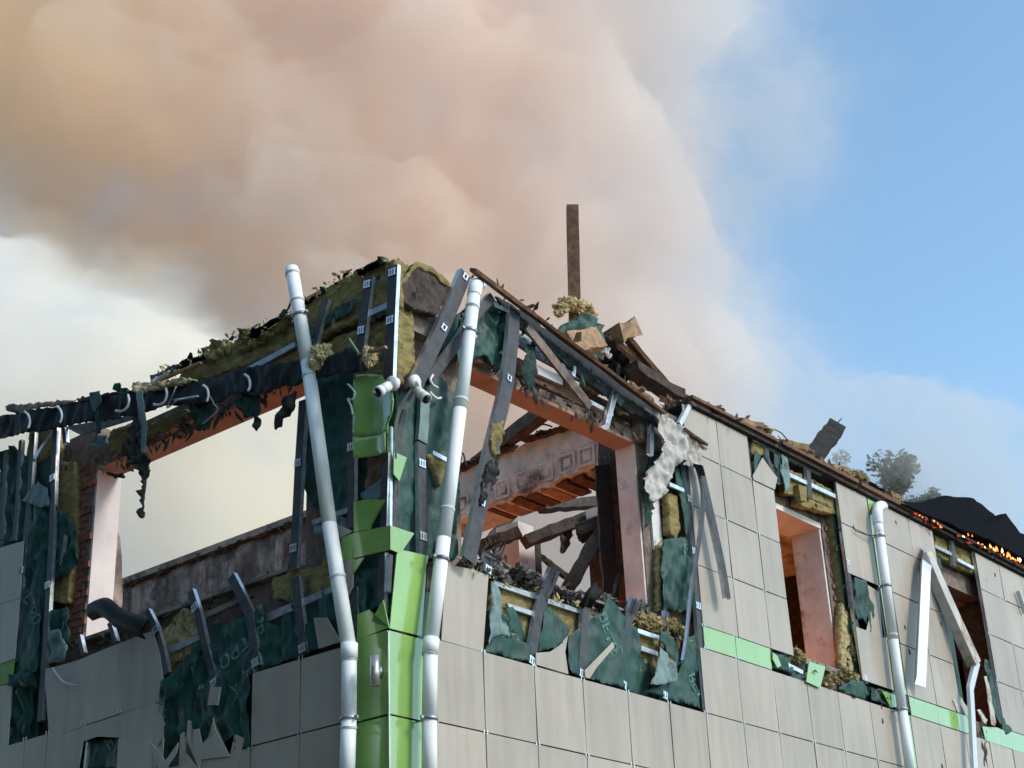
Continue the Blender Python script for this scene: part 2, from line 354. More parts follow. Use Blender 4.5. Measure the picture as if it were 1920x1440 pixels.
# floor slabs, cross walls and the far walls, so that the shell holds from the side too
cutbox('floor_slab', .47, 24, .47, 12, 5.2, 5.42, 'concrete', B)
cutbox('cross_wall', 4.9, 5.1, 6.3, 13.0, 5.42, 9.33, 'burnt_plaster', B)       # charred inner wall seen through the left opening
cutbox('cross_wall', 4.9, 5.1, 4.9, 6.3, 5.42, 9.33, 'burnt_plaster', B)
cutbox('coping', 4.82, 5.16, 4.7, 12.98, 9.335, 9.43, 'concrete', B)
for y in (5.3, 6.0, 6.75, 7.6, 8.4, 9.3, 10.2): cutbox('pilaster', 4.85, 4.898, y, y+.11, 5.6, 9.2, 'burnt_plaster', B)
fb = sheet('frieze_beam', 'x4.9', [(1166, 826), (1150, 829), (1114, 812), (1074, 799), (1030, 813), (998, 824), (965, 842), (900, 862), (852, 880), (800, 905), (760, 935), (740, 1018), (846, 977), (1160, 858)], 0, .55, ['frieze', 'frieze', 'concrete'], B, amp=.012, wl=.4, sp=.12, jag=.03, lump=.035, smooth=False)[0]
for cx, cy in ((866, 947), (904, 932), (942, 917), (982, 901), (1023, 885), (1064, 868), (1101, 855)):     # recessed coffers of the frieze
    c = P('x4.9', cx, cy); h = .095; bm = bmesh.new()
    for (a0, a1, z0, z1) in ((-h-.03, h+.03, h, h+.03), (-h-.03, h+.03, -h-.03, -h), (-h-.03, -h, -h, h), (h, h+.03, -h, h)): box_bm(4.882, 4.9, c.y+a0, c.y+a1, c.z+z0, c.z+z1, bm)
    box_bm(4.888, 4.9, c.y-.055, c.y+.055, c.z-.055, c.z+.055, bm)
    obj('coffer', bm, 'frieze', B)
for i in range(14):                                   # charred laths on the underside of the frieze opening
    y = 1.3+i*.24; cutbox('lath', 4.95, 5.44, y, y+.17, 8.60, 8.635, 'timber_dark' if i % 3 else 'timber', B)
# lintel undersides (warm-toned) and window reveals
cutbox('lintel_soffit', 1.2, 4.18, WO-.004, WO+WT+.004, 8.40, 8.438, 'soffit', B)
cutbox('lintel_soffit', WO-.004, WO+WT+.03, 1.25, 4.6, 8.26, 8.298, 'soffit', B)
cutbox('window_reveal', 4.15, 4.182, WO+.012, WO+WT+.004, 6.4, 8.398, 'plaster_warm', B)
cutbox('window_reveal', WO+.012, WO+WT+.06, 4.57, 4.602, 6.3, 8.258, 'plaster', B)
cutbox('window_reveal', 8.21, 8.252, WO+.02, .64, 6.52, 8.42, 'plaster_warm', B)
cutbox('lintel_soffit', 6.95, 8.25, WO+.01, .70, 8.42, 8.498, 'plaster_warm', B)
cutbox('window_reveal', 12.91, 12.952, WO+.02, .64, 6.52, 8.42, 'timber_dark', B)
# second inner room behind the right-hand windows: ceiling, back wall
cutbox('ceiling', 6.4, 24, .48, 2.6, 8.72, 8.85, 'plaster_warm', B); cutbox('back_wall', 6.4, 24, 2.4, 2.6, 5.43, 8.71, 'char_brown', B)
cutbox('cross_wall', 6.4, 6.5, .5, 2.38, 5.43, 8.71, 'char_brown', B); cutbox('cross_wall', 10.5, 10.7, .5, 2.38, 5.43, 8.71, 'char_brown', B)
cutbox('room_post', 8.9, 9.02, 1.3, 1.42, 5.43, 8.7, 'timber_dark', B); cutbox('room_post', 8.5, 8.62, 1.9, 2.02, 5.43, 8.7, 'timber_dark', B)

# --- bricks showing where the insulation has burnt off
BRK = None
def bricks(s, poly, bw=.125, bh=.078, off=-WO+.012):
    global BRK
    W = [P(s, x, y, -WO) for x, y in poly]; ax = 0 if s == 'R' else 1; uv = [(p[ax], p.z) for p in W]
    u0 = min(p[0] for p in uv); u1 = max(p[0] for p in uv); z0 = min(p[1] for p in uv); z1 = max(p[1] for p in uv); r = 0; z = z0
    if BRK is None:
        b = box_bm(-.5, .5, 0, 1, -.5, .5); bmesh.ops.bevel(b, geom=b.edges, offset=.04, segments=1); BRK = bpy.data.meshes.new('brick'); b.to_mesh(BRK); b.free(); BRK.materials.append(MATS['brick'])
    while z < z1:
        u = u0 + (bw/2 if r % 2 else 0)
        while u < u1:
            ins = False
            for a, b in zip(uv, uv[1:]+uv[:1]):
                if (a[1] > z) != (b[1] > z) and u < (b[0]-a[0])*(z-a[1])/(b[1]-a[1])+a[0]: ins = not ins
            if ins and random.random() > .06:
                o = bpy.data.objects.new('brick', BRK); C.objects.link(o); pr = random.uniform(-.006, .012)
                o.location = FL(s, u, z, -WO+.012+pr); o.scale = (bw-.012, .05, bh-.012) if s == 'R' else (bw-.012, .05, bh-.012)
                if s == 'L': o.rotation_euler = (0, 0, -math.pi/2)
                o.parent = B
            u += bw
        z += bh; r += 1
bricks('L', [(138, 870), (182, 872), (158, 1205), (118, 1205), (128, 1100)])
bricks('R', [(1216, 830), (1232, 832), (1246, 1000), (1262, 1140), (1232, 1140)])
bricks('R', [(1546, 980), (1562, 985), (1580, 1090), (1590, 1200), (1578, 1245)])

# --- cladding panels: right facade on its 0.72 m grid, the broken ones cut by their own outline
G = .006
def pan(s, u0, u1, z0, z1, m='beige', name='cladding_panel', th=.010):
    j = random.uniform(-.002, .002); ta, tb = random.uniform(-.003, .003), random.uniform(-.003, .003)
    f = [FL(s, u, z, j+k) for u, z, k in ((u0+G, z0+G, -ta-tb), (u1-G, z0+G, ta-tb), (u1-G, z1-G, ta+tb), (u0+G, z1-G, -ta+tb))]
    return obj(name, prism_bm(f, -NRM(s)*th), m, B)
ZR = [3.32, 4.02, 4.73, 5.455]
XR = [.44, 1.21, 1.93, 2.66, 3.38, 4.10, 4.77, 5.50, 6.24, 6.99, 7.71, 8.50, 9.24, 9.56, 10.40, 11.15, 11.90, 12.65, 13.40, 14.15, 14.90, 15.65]
for z0, z1 in zip(ZR, ZR[1:]):
    for a, b in zip(XR, XR[1:]): pan('R', a, b, z0, z1, 'green' if a == 9.24 else 'beige', 'green_panel' if a == 9.24 else 'cladding_panel')
for a, b in zip(XR[6:], XR[7:]): pan('R', a, b, 5.455, 6.165) if a != 9.24 else pan('R', a, b, 5.455, 6.165, 'green', 'green_panel')
pan('R', 4.77+.1, 5.5, 6.165, 6.42, 'green', 'green_panel'); pan('R', 5.5, 6.24, 6.165, 6.42, 'green', 'green_panel')
UP = [6.42, 7.11, 7.81, 8.49, 9.08]
def col(a, b, rows=(0, 1, 2, 3), **k):
    for r in rows: pan('R', a, b, UP[r], UP[r+1]-(.02 if r == 3 else 0), **k)
col(4.88, 5.58); col(5.58, 6.265); col(6.265, 6.76, (0, 1, 2)); col(8.40, 9.22, (0, 2, 3)); col(9.24, 9.56, m='green', name='green_panel')
col(9.58, 10.40); col(10.40, 11.15, (0, 1, 3)); col(10.40, 11.02, (2,))
for a, b in zip([12.52, 13.35, 14.15, 14.95, 15.7], [13.35, 14.15, 14.95, 15.7, 16.5]): col(a, b)
for a, b in zip([9.60, 10.40, 10.98, 12.56, 13.40, 14.15, 14.9], [10.40, 10.98, 11.36, 13.40, 14.15, 14.9, 15.65]): pan('R', a, b, 6.165, 6.42, 'green', 'green_panel')
def broken(s, pts, m='beige', off=0.0, name='broken_panel', th=.011): return slab(name, s, pts, off, th, m if m == 'green' else 'beige', B, edge='beige_edge' if m == 'beige' else None)
broken('R', [(828, 1200), (906, 1222), (916, 1079), (888, 1068), (858, 1062), (836, 1057)])
broken('R', [(1005, 1224), (1032, 1222), (1050, 1210), (1065, 1192), (1060, 1222), (1066, 1264), (1006, 1246)], off=.012)
broken('R', [(1097, 1257), (1149, 1204), (1152, 1213), (1120, 1250), (1106, 1272), (1098, 1270)], off=.02)
broken('R', [(1430, 858), (1447, 882), (1458, 896), (1453, 918), (1413, 899), (1412, 892)], off=.015)
broken('R', [(1620, 1092), (1632, 1125), (1632, 1150), (1622, 1190), (1642, 1195), (1655, 1195), (1648, 1110)])
# left facade
YL = [.44, 1.065, 1.70, 2.40, 3.06, 3.62, 4.21, 4.78, 5.17, 5.72, 6.45, 7.1]
for z0, z1 in zip(ZR[:3], ZR[1:3]+[5.42]):
    for a, b in zip(YL, YL[1:]):
        if z1 > 5.4 and (a in (1.70, 2.40, 2.4) or abs(a-3.62) < .01): continue
        pan('L', a, b, z0, z1-(0.03 if z1 > 5.4 else 0))
broken('L', [(83, 1256), (146, 1238), (160, 1361), (92, 1383)])
broken('L', [(146, 1238), (218, 1208), (230, 1336), (160, 1359)]); broken('L', [(218, 1208), (293, 1180), (311, 1312), (230, 1336)])
broken('L', [(232, 1338), (311, 1314), (303, 1440), (221, 1440), (227, 1383)])
broken('L', [(155, 1391), (182, 1381), (227, 1383), (232, 1338), (153, 1363), (147, 1440)])
broken('L', [(394, 1288), (414, 1288), (408, 1322), (389, 1322)], off=.03)
broken('L', [(280, 1391), (300, 1410), (316, 1440), (296, 1440)], off=.05); broken('L', [(300, 1440), (334, 1392), (330, 1412), (312, 1440)], off=.07)
broken('L', [(335, 1440), (338, 1378), (344, 1372), (348, 1410), (352, 1350), (357, 1352), (360, 1420), (362, 1368), (372, 1366), (378, 1395), (396, 1384), (399, 1345), (404, 1368), (430, 1418), (376, 1424), (372, 1440)], off=.02)
broken('L', [(423, 1403), (440, 1377), (457, 1384), (452, 1408), (440, 1440), (372, 1440), (376, 1425), (430, 1419)], off=.005)
broken('L', [(588, 1158), (612, 1158), (638, 1203), (597, 1216)], off=.01)
broken('L', [(0, 1027), (44, 1014), (37, 1121), (0, 1133)]); broken('L', [(0, 1134), (37, 1122), (27, 1235), (0, 1245)])
broken('L', [(0, 1247), (27, 1237), (22, 1279), (0, 1285)], 'green', name='green_panel'); broken('L', [(0, 1287), (22, 1281), (14, 1402), (0, 1405)])
broken('L', [(632, 983), (660, 995), (654, 1000), (638, 1008)], off=.01); broken('L', [(645, 1050), (663, 1045), (661, 1100), (650, 1120)])

# --- green corner casing
def grn(s, pts, off=.004, name='green_panel'): return broken(s, pts, 'green', off, name)
GC = .43
for z0, z1 in ((2.6, 3.32), (3.325, 4.02), (4.025, 4.70), (4.705, 5.42)):
    pan('L', .005, GC, z0, z1, 'green', 'green_panel', th=.012); pan('R', .005, GC, z0, z1, 'green', 'green_panel', th=.012)
grn('R', [(731, 1178), (791, 1193), (800, 1060), (804, 1042), (749, 1030), (744, 1040)])
grn('L', [(669, 1200), (670, 1152), (692, 1143), (695, 1165), (718, 1125), (729, 1176)])
grn('L', [(640, 1008), (662, 1000), (661, 1047), (641, 1051)]); grn('L', [(662, 999), (732, 985), (732, 1030), (662, 1047)], .006)
grn('R', [(732, 985), (777, 1000), (755, 1032), (748, 1037), (732, 1030)], .006)
grn('L', [(663, 997), (663, 941), (690, 936), (722, 937), (702, 960), (693, 992)]); grn('L', [(661, 1050), (682, 1045), (666, 1070), (660, 1078)])
cv = lambda u, v, x0, x1, y0, y1: .05*((u-x0)/(x1-x0)*2-1)**2 - .02
sheet('green_panel', 'L', [(667, 704), (692, 700), (712, 702), (738, 736), (742, 755), (736, 780), (727, 790), (726, 810), (666, 819), (666, 760)], .02, .010, 'green', B, amp=.006, wl=.5, sp=.05, jag=0, bow=cv)
sheet('green_panel', 'L', [(665, 820), (726, 812), (725, 848), (666, 860)], .022, .010, 'green', B, amp=.004, wl=.5, sp=.05, jag=0, bow=cv)
grn('R', [(739, 847), (763, 858), (749, 902), (738, 888)], .03)
cutbox('corner_trim', -.008, .006, -.008, .006, 2.6, 5.40, 'lamp_metal', B)
# --- sound membrane behind the panels (dark joints) and on the corner pier
for a, b, z0, z1 in ((4.9, 6.8, 6.2, 8.95), (8.38, 11.5, 6.2, 8.95), (13.0, 24, 6.2, 8.95), (.47, 24, 2.0, 5.9)): cutbox('wind_membrane', a, b, .10, .104, z0, z1, 'membrane', B)
for a, b, z0, z1 in ((.47, 14, 2.0, 5.35), (5.1, 14, 5.35, 8.6)): cutbox('wind_membrane', .10, .104, a, b, z0, z1, 'membrane', B)
for a, b, z0, z1 in ((4.9, 6.8, 6.2, 8.9), (8.38, 11.5, 6.2, 8.9), (13.0, 24, 6.2, 8.9), (.47, 24, 2.0, 5.85)): cutbox('insulation_board', a, b, .108, .205, z0, z1, 'wool', B)
# vertical rails behind the joints
for u in (5.58, 6.265, 9.23, 9.57, 10.40, 13.35, 14.15): obj('facade_rail', sweep_bm([FL('R', u, 6.2, -.013), FL('R', u, 9.0, -.013)], NRM('R'), u_sec(.07, .05)), 'rail_face_shaded', B)
for u in XR[1:]: obj('facade_rail', sweep_bm([FL('R', u, 3.0, -.013), FL('R', u, 5.9 if u > 4.6 else 5.44, -.013)], NRM('R'), u_sec(.07, .05)), 'rail_face_shaded', B)
# panel clips at the joints
bm = bmesh.new()
for zz, us in ((5.455, XR[1:12]), (4.73, XR[1:10]), (7.11, [5.58, 6.265, 9.24, 10.4, 12.53, 13.35]), (7.81, [4.9, 5.58, 6.265, 9.24, 10.4, 12.53, 13.35]), (8.49, [5.58, 6.265, 10.4, 13.35]), (6.42, [4.88, 5.5]), (6.165, [4.88, 5.5])):
    for u in us:
        for du in (-.028, .016): box_bm(u+du, u+du+.012, -.004, .0, zz-.018, zz+.018, bm)
obj('panel_clip', bm, 'steel_bright', B, kind='stuff')
bm = bmesh.new()
for zz, us in ((5.40, YL[:4]+YL[5:9]), (4.72, YL[:9])):
    for u in us:
        for du in (-.028, .016): box_bm(-.004, .0, u+du, u+du+.012, zz-.018, zz+.018, bm)
obj('panel_clip', bm, 'steel_bright', B, kind='stuff')
# --- roof edge of the right facade: charred boards over a metal coping
for i, (a, b) in enumerate(((4.95, 6.9), (6.92, 8.9), (8.93, 10.9), (10.93, 13.1), (13.14, 15.6), (15.63, 19))):
    cutbox('edge_board', a, b, -.05, .30, 9.075, 9.125, 'char_brown' if i < 3 else 'char', B); cutbox('edge_board', a+.03, b-.03, -.09-.01*(i % 2), .34, 9.13, 9.17+.01*(i % 3), 'timber_dark' if i < 3 else 'char', B)
slab('edge_board', 'y.15', [(1686, 946), (1760, 974), (1850, 1013), (1930, 1050), (1930, 1072), (1850, 1034), (1760, 992), (1700, 964)], 0, .04, 'char', B)
# ================================================================ torn build-up of the facade (parts of the building)
def ins(s, pts, off=-.10, m='wool', lump=.02, th=.09, **k): return sheet('insulation_board', s, pts, off, th, m, B, amp=.008, wl=.16, sp=.035, jag=.014, lump=lump*.55, **k)
def mem(s, pts, off=-.07, amp=.035, m='membrane', **k):
    k.setdefault('sp', .036); k.setdefault('wl', .26); k.setdefault('jag', .008)
    return sheet('wind_membrane', s, pts, off, .004, m, B, amp=amp, **k)
# left parapet
ins('L', [(606, 545), (640, 524), (662, 512), (690, 500), (716, 490), (742, 487), (744, 572), (735, 575), (690, 592), (640, 612), (590, 640), (575, 600)], -.07, lump=.035)
ins('L', [(590, 655), (640, 628), (700, 607), (743, 588), (744, 716), (700, 720), (650, 712), (612, 705)], -.11, lump=.02)
ins('L', [(345, 690), (385, 662), (400, 640), (428, 638), (442, 650), (450, 622), (470, 618), (478, 632), (512, 612), (545, 592), (566, 560), (600, 548), (592, 640), (560, 642), (500, 668), (440, 692), (380, 712), (330, 722)], -.07, lump=.05)
ins('L', [(455, 703), (500, 680), (548, 655), (566, 655), (564, 700), (520, 704), (480, 712)], -.085, lump=.015)
ins('L', [(276, 800), (300, 785), (335, 768), (372, 772), (350, 790), (310, 808), (278, 818)], -.10)
ins('L', [(205, 810), (240, 795), (262, 795), (262, 830), (232, 845), (205, 850)], -.12)
ins('L', [(108, 870), (138, 866), (140, 960), (134, 1060), (126, 1130), (100, 1130), (96, 1010)], -.11)
ins('L', [(55, 800), (95, 775), (110, 830), (108, 870), (50, 870)], -.11)
mem('L', [(598, 606), (625, 580), (650, 566), (672, 560), (668, 578), (640, 596), (612, 606), (585, 640), (578, 628)], -.03)
slab('facade_rail', 'L', [(440, 700), (552, 641), (553, 650), (442, 712)], -.045, .04, 'steel', B)
slab('facade_rail', 'L', [(690, 583), (735, 562), (735, 573), (690, 594)], -.045, .04, 'steel', B)
slab('facade_rail', 'L', [(120, 800), (250, 778), (252, 784), (150, 815)], -.03, .03, 'steel', B)
slab('facade_rail', 'L', [(100, 800), (105, 793), (66, 862), (62, 858)], -.02, .02, 'steel_bright', B)
ins('R', [(741, 488), (766, 494), (774, 520), (766, 560), (776, 600), (774, 650), (780, 690), (760, 704), (742, 712)], -.03, lump=.035, th=.12)
# left parapet top: scorched felt strips and caps
def strip(name, s, pts, off, th, m, parent=B, **k): return sheet(name, s, pts, off, th, m, parent, amp=k.pop('amp', .012), wl=.3, sp=.06, jag=k.pop('jag', .012), **k)[0]
strip('edge_felt', 'L', [(466, 640), (472, 612), (476, 617), (490, 612), (520, 594), (537, 583), (532, 596), (505, 612), (480, 632)], -.02, .03, 'felt')
strip('edge_felt', 'L', [(668, 506), (690, 495), (716, 484), (718, 492), (690, 505), (672, 516)], -.02, .04, 'felt')
strip('edge_felt', 'L', [(562, 565), (590, 550), (608, 540), (606, 548), (586, 558), (566, 574)], -.03, .03, 'felt')
strip('edge_felt', 'L', [(335, 680), (350, 672), (356, 660), (358, 672), (384, 662), (380, 672), (350, 690), (336, 692)], -.02, .03, 'felt')
strip('edge_felt', 'L', [(285, 720), (282, 704), (292, 702), (320, 686), (336, 682), (336, 690), (310, 704), (296, 722)], -.02, .02, 'membrane')
strip('edge_felt', 'L', [(708, 490), (707, 480), (720, 481), (720, 492)], -.1, .05, 'char_brown', jag=.004)
# vertical rails, left facade
T = dict(parent=B)
rail('L', [(737, 498), (732, 600), (728, 712)], w=.115, clips=[.06, .5], **T)
rail('L', [(691, 520), (680, 600), (671, 680)], w=.115, clips=[.08, .62], **T)
rail('L', [(610, 560), (596, 610), (582, 668)], w=.10, clips=[.9], **T)
rail('L', [(567, 750), (560, 860), (555, 960), (549, 1066)], w=.10, clips=[.36, .88], off=0, **T)
rail('L', [(553, 1082), (560, 1150), (569, 1226)], w=.10, clips=[.93], **T)
rail('L', [(661, 772), (659, 850), (657, 990)], w=.085, clips=[.42], **T)
rail('L', [(722, 850), (720, 920), (718, 992)], w=.085, off=-.03, **T)
rail('L', [(716, 1036), (714, 1100), (716, 1150)], w=.075, off=-.03, **T)
rail('L', [(664, 1100), (668, 1200)], w=.06, off=-.04, **T)
rail('L', [(103, 800), (100, 870), (96, 1000), (84, 1205), (74, 1352)], w=.085, clips=[.3, .62], off=0, **T)
rail('L', [(62, 812), (54, 930), (46, 1015), (26, 1240)], w=.075, clips=[.75], **T)
rail('L', [(38, 825), (30, 960), (24, 1014)], w=.06, **T); rail('L', [(10, 848), (4, 960), (2, 1012)], w=.06, **T)
rail('L', [(118, 795), (121, 830)], w=.06, **T)
rail('L', [(120, 1002), (112, 1060)], w=.02, **T)
# leaning and bent rail stumps above the sill of the left opening
rail('L', [(432, 1080), (450, 1115), (467, 1150), (474, 1200), (481, 1250)], w=.10, off=.0, clips=[.96], **T)
rail('L', [(356, 1108), (370, 1150), (384, 1215), (404, 1286)], w=.085, off=.0, clips=[.24, .97], **T)
rail('L', [(275, 1145), (292, 1178), (305, 1225), (312, 1262)], w=.065, off=.0, clips=[.35], **T)
rail('L', [(204, 1167), (216, 1205)], w=.06, **T); rail('L', [(147, 1192), (155, 1226)], w=.055, **T)
# sill zone, left
ins('L', [(300, 1190), (325, 1160), (345, 1140), (368, 1150), (378, 1185), (372, 1220), (330, 1240), (312, 1250)], -.08, m='wool_fluff', lump=.06)
ins('L', [(510, 1085), (548, 1068), (600, 1062), (604, 1045), (622, 1022), (640, 1060), (650, 1100), (600, 1115), (555, 1125), (512, 1124)], -.05, lump=.03)
ins('L', [(500, 1195), (510, 1180), (530, 1180), (540, 1225), (500, 1240)], -.12); ins('L', [(380, 1230), (470, 1205), (470, 1260), (390, 1290)], -.13)
ins('L', [(312, 1235), (372, 1215), (360, 1262), (318, 1290)], -.12)
cutbox('sill', .12, WO+WT+.02, 1.25, 4.6, 6.302, 6.34, 'concrete', B)
slab('facade_rail', 'L', [(380, 1150), (445, 1122), (472, 1112), (472, 1118), (382, 1160)], -.09, .05, 'concrete', B)
slab('facade_rail', 'L', [(500, 1150), (560, 1125), (625, 1098), (628, 1108), (560, 1140), (502, 1165)], -.04, .045, 'steel', B)
slab('facade_rail', 'L', [(318, 1212), (372, 1190), (374, 1200), (320, 1224)], -.04, .04, 'steel', B)
m1 = mem('L', [(400, 1165), (430, 1172), (470, 1150), (492, 1140), (500, 1165), (520, 1175), (545, 1130), (560, 1160), (560, 1230), (470, 1262), (470, 1402), (400, 1420), (395, 1440), (300, 1440), (312, 1300), (340, 1262), (372, 1235), (392, 1212)], -.02, seed=4.2, amp=.05)
lettering(m1, 'L', 'ВЕТРОЗ', 446, 1206, .19, math.radians(28) + math.pi, 'print')
lettering(m1, 'L', 'ЗАЩИТА', 462, 1262, .10, math.radians(24) + math.pi, 'print')
mem('L', [(362, 1205), (380, 1210), (340, 1275), (316, 1310), (293, 1336), (294, 1318), (306, 1280), (332, 1255)], .06, amp=.05, jag=.004)
mem('L', [(540, 1120), (600, 1100), (650, 1075), (690, 1085), (690, 1145), (668, 1200), (620, 1195), (590, 1180), (560, 1180), (545, 1150)], -.06, seed=8.1)
m2 = mem('L', [(555, 1180), (590, 1165), (598, 1216), (572, 1224)], -.04); 
mem('L', [(640, 1080), (718, 1060), (722, 1130), (690, 1150), (650, 1160)], -.08); mem('L', [(478, 1136), (492, 1132), (495, 1165), (486, 1170)], -.01, m='membrane_pale', jag=.004)
# left stub of wall between the rails
mem('L', [(0, 850), (30, 835), (60, 870), (72, 900), (96, 935), (120, 960), (143, 990), (146, 1045), (128, 1080), (110, 1075), (92, 1100), (92, 1150), (126, 1140), (128, 1180), (132, 1215), (100, 1240), (60, 1260), (66, 1290), (50, 1402), (14, 1402), (24, 1280), (26, 1235), (44, 1060), (44, 1012), (0, 1026)], -.05, seed=3.3, amp=.06)
mem('L', [(40, 938), (70, 905), (90, 915), (92, 950), (75, 952)], .01, m='membrane_pale', jag=.004, amp=.02)
m3 = mem('L', [(44, 1100), (76, 1115), (74, 1200), (70, 1260), (30, 1265), (34, 1190)], -.02, seed=2.2, amp=.02)
lettering(m3, 'L', 'ЕТРО', 56, 1150, .17, math.radians(-56), 'print')
mem('L', [(20, 1268), (66, 1258), (64, 1290), (22, 1288)], .01, amp=.05); mem('L', [(90, 1185), (112, 1180), (126, 1215), (120, 1240), (96, 1245)], .0, m='membrane_pale', amp=.04)
m4 = mem('L', [(157, 1392), (182, 1382), (226, 1384), (222, 1440), (150, 1440)], -.04, seed=6.6, amp=.02)
lettering(m4, 'L', 'ВЕТ', 203, 1402, .19, math.radians(-45), 'print')
rail('L', [(163, 1390), (158, 1440)], w=.03, m='steel_bright', **T)
mem('L', [(312, 1310), (325, 1300), (310, 1440), (298, 1440)], -.03)
# corner pier wrapped in membrane
mem('L', [(576, 740), (590, 700), (668, 690), (672, 980), (640, 985), (600, 970), (592, 952), (580, 930), (570, 912), (568, 880), (577, 820)], -.11, seed=11, amp=.03, jag=.02)
mem('L', [(655, 700), (745, 700), (745, 1175), (660, 1185)], -.14, seed=12, amp=.02)
mem('L', [(586, 985), (640, 968), (655, 975), (655, 1005), (610, 1010), (590, 1000)], -.03, m='membrane_pale')
slab('facade_rail', 'L', [(585, 975), (655, 950), (655, 960), (585, 985)], -.03, .04, 'steel', B)
ins('L', [(690, 850), (722, 845), (715, 890), (682, 925)], -.06, m='timber_dark', lump=.0); mem('L', [(676, 925), (714, 895), (716, 935), (680, 940)], -.05, m='membrane_pale', amp=.01)
mem('R', [(745, 740), (770, 720), (810, 712), (828, 706), (846, 735), (858, 780), (862, 850), (856, 1000), (858, 1048), (830, 1056), (800, 1042), (748, 1034), (740, 900)], -.09, seed=14, amp=.035, jag=.01)
mem('R', [(828, 1000), (850, 1005), (860, 1040), (840, 1052), (822, 1048)], -.02, seed=15)
ins('R', [(802, 850), (842, 862), (838, 880), (826, 912)], -.04, lump=.004); slab('facade_rail', 'R', [(812, 844), (838, 858), (838, 866), (812, 852)], -.03, .03, 'steel_bright', B)
rail('R', [(791, 830), (792, 920), (794, 1040)], w=.10, clips=[.22, .86], **T)
rail('R', [(762, 770), (752, 800), (746, 850), (742, 1000)], w=.06, **T); rail('R', [(735, 800), (734, 900), (733, 1000)], w=.03, m='steel_bright', **T)
rail('R', [(798, 735), (796, 790), (793, 828)], w=.12, m='membrane_pale', off=.0, **T)
rail('R', [(734, 1040), (730, 1110)], w=.04, **T)
# right parapet over the first opening
ins('R', [(750, 530), (781, 492), (810, 503), (850, 538), (840, 560), (822, 590), (775, 580), (748, 560)], .03, m='char_brown', lump=.03)
ins('R', [(752, 528), (781, 491), (812, 502), (852, 537), (849, 544), (810, 512), (783, 500), (757, 532)], .045, lump=.006, th=.03)
cutbox('wall', .215, 1.5, WO-.10, WO-.002, 8.45, 8.72, 'concrete', B)
mem('R', [(880, 560), (925, 556), (957, 598), (950, 640), (940, 700), (925, 692), (915, 676), (895, 670), (880, 684), (862, 700), (852, 650)], -.06, seed=21, amp=.06, jag=.03)
mem('R', [(838, 600), (880, 575), (862, 660), (830, 660)], -.1, seed=22)
mem('R', [(984, 640), (1000, 650), (1003, 700), (994, 738), (988, 720), (980, 700)], .0, m='rag_green', jag=.03); mem('R', [(998, 700), (1006, 705), (1009, 748), (1002, 740)], .0, m='rag', jag=.03)
slab('lintel_face', 'R', [(900, 640), (985, 690), (1080, 735), (1200, 790), (1208, 812), (1100, 765), (985, 706), (890, 668)], -.195, .012, 'timber_dark', B)
slab('facing_plate', 'R', [(1006, 684), (1055, 706), (1055, 722), (1006, 700)], -.15, .05, 'plaster', B)
slab('facing_plate', 'R', [(960, 600), (1010, 612), (1060, 650), (1120, 690), (1190, 740), (1190, 770), (1090, 715), (1010, 672), (960, 640)], -.17, .03, 'steel', B)
strip('edge_felt', 'R', [(928, 556), (960, 572), (1000, 598), (1060, 640), (1130, 690), (1200, 738), (1232, 762), (1246, 806), (1180, 772), (1100, 716), (1040, 668), (980, 622), (950, 594)], .0, .02, 'flashing', amp=.02)
slab('facade_rail', 'R', [(926, 566), (952, 578), (953, 586), (928, 575)], .03, .02, 'steel_bright', B)
ins('R', [(1100, 706), (1140, 722), (1130, 738), (1098, 722)], -.08, m='wool_fluff'); ins('R', [(1166, 752), (1178, 754), (1174, 775), (1168, 770)], -.06, m='wool_pale')
slab('facade_rail', 'R', [(1078, 684), (1150, 728), (1152, 733), (1078, 690)], -.02, .03, 'steel_bright', B)
slab('facade_rail', 'R', [(1104, 748), (1150, 772), (1150, 780), (1106, 756)], -.04, .04, 'steel', B)
cutbox('wall', 4.12, 4.9, WO-.12, WO-.002, 8.42, 8.9, 'concrete', B)
# pier between first opening and the right panels
mem('R', [(1262, 860), (1280, 870), (1292, 960), (1296, 1060), (1285, 1010), (1272, 930)], -.05, seed=31)
m5 = mem('R', [(1246, 1012), (1272, 1008), (1292, 1005), (1300, 1060), (1306, 1135), (1280, 1148), (1245, 1140), (1240, 1110), (1244, 1060)], -.04, seed=32, amp=.05)
lettering(m5, 'R', 'ВЕ', 1284, 1035, .15, math.radians(40), 'print')
ins('R', [(1252, 925), (1268, 930), (1276, 990), (1268, 1012), (1256, 1000)], -.07, lump=.02); cutbox('window_reveal', 4.33, 4.50, WO-.03, WO-.003, 7.2, 8.0, 'plaster', B)
ins('R', [(1236, 1020), (1246, 1012), (1242, 1080), (1246, 1140), (1236, 1146)], -.12, m='wool_fluff', lump=.03)
rail('R', [(1283, 850), (1296, 960), (1306, 1100), (1324, 1332)], w=.085, clips=[.26, .51, .72], **T)
slab('facade_rail', 'R', [(1256, 904), (1283, 916), (1283, 923), (1256, 911)], -.0, .03, 'steel_bright', B)
rail('R', [(1298, 752), (1288, 772), (1276, 795)], w=.06, m='pvc_edge', off=.03, **T)
mem('R', [(1206, 880), (1225, 850), (1235, 880), (1228, 925), (1222, 975), (1210, 990)], -.10, m='rag_green', jag=.02)
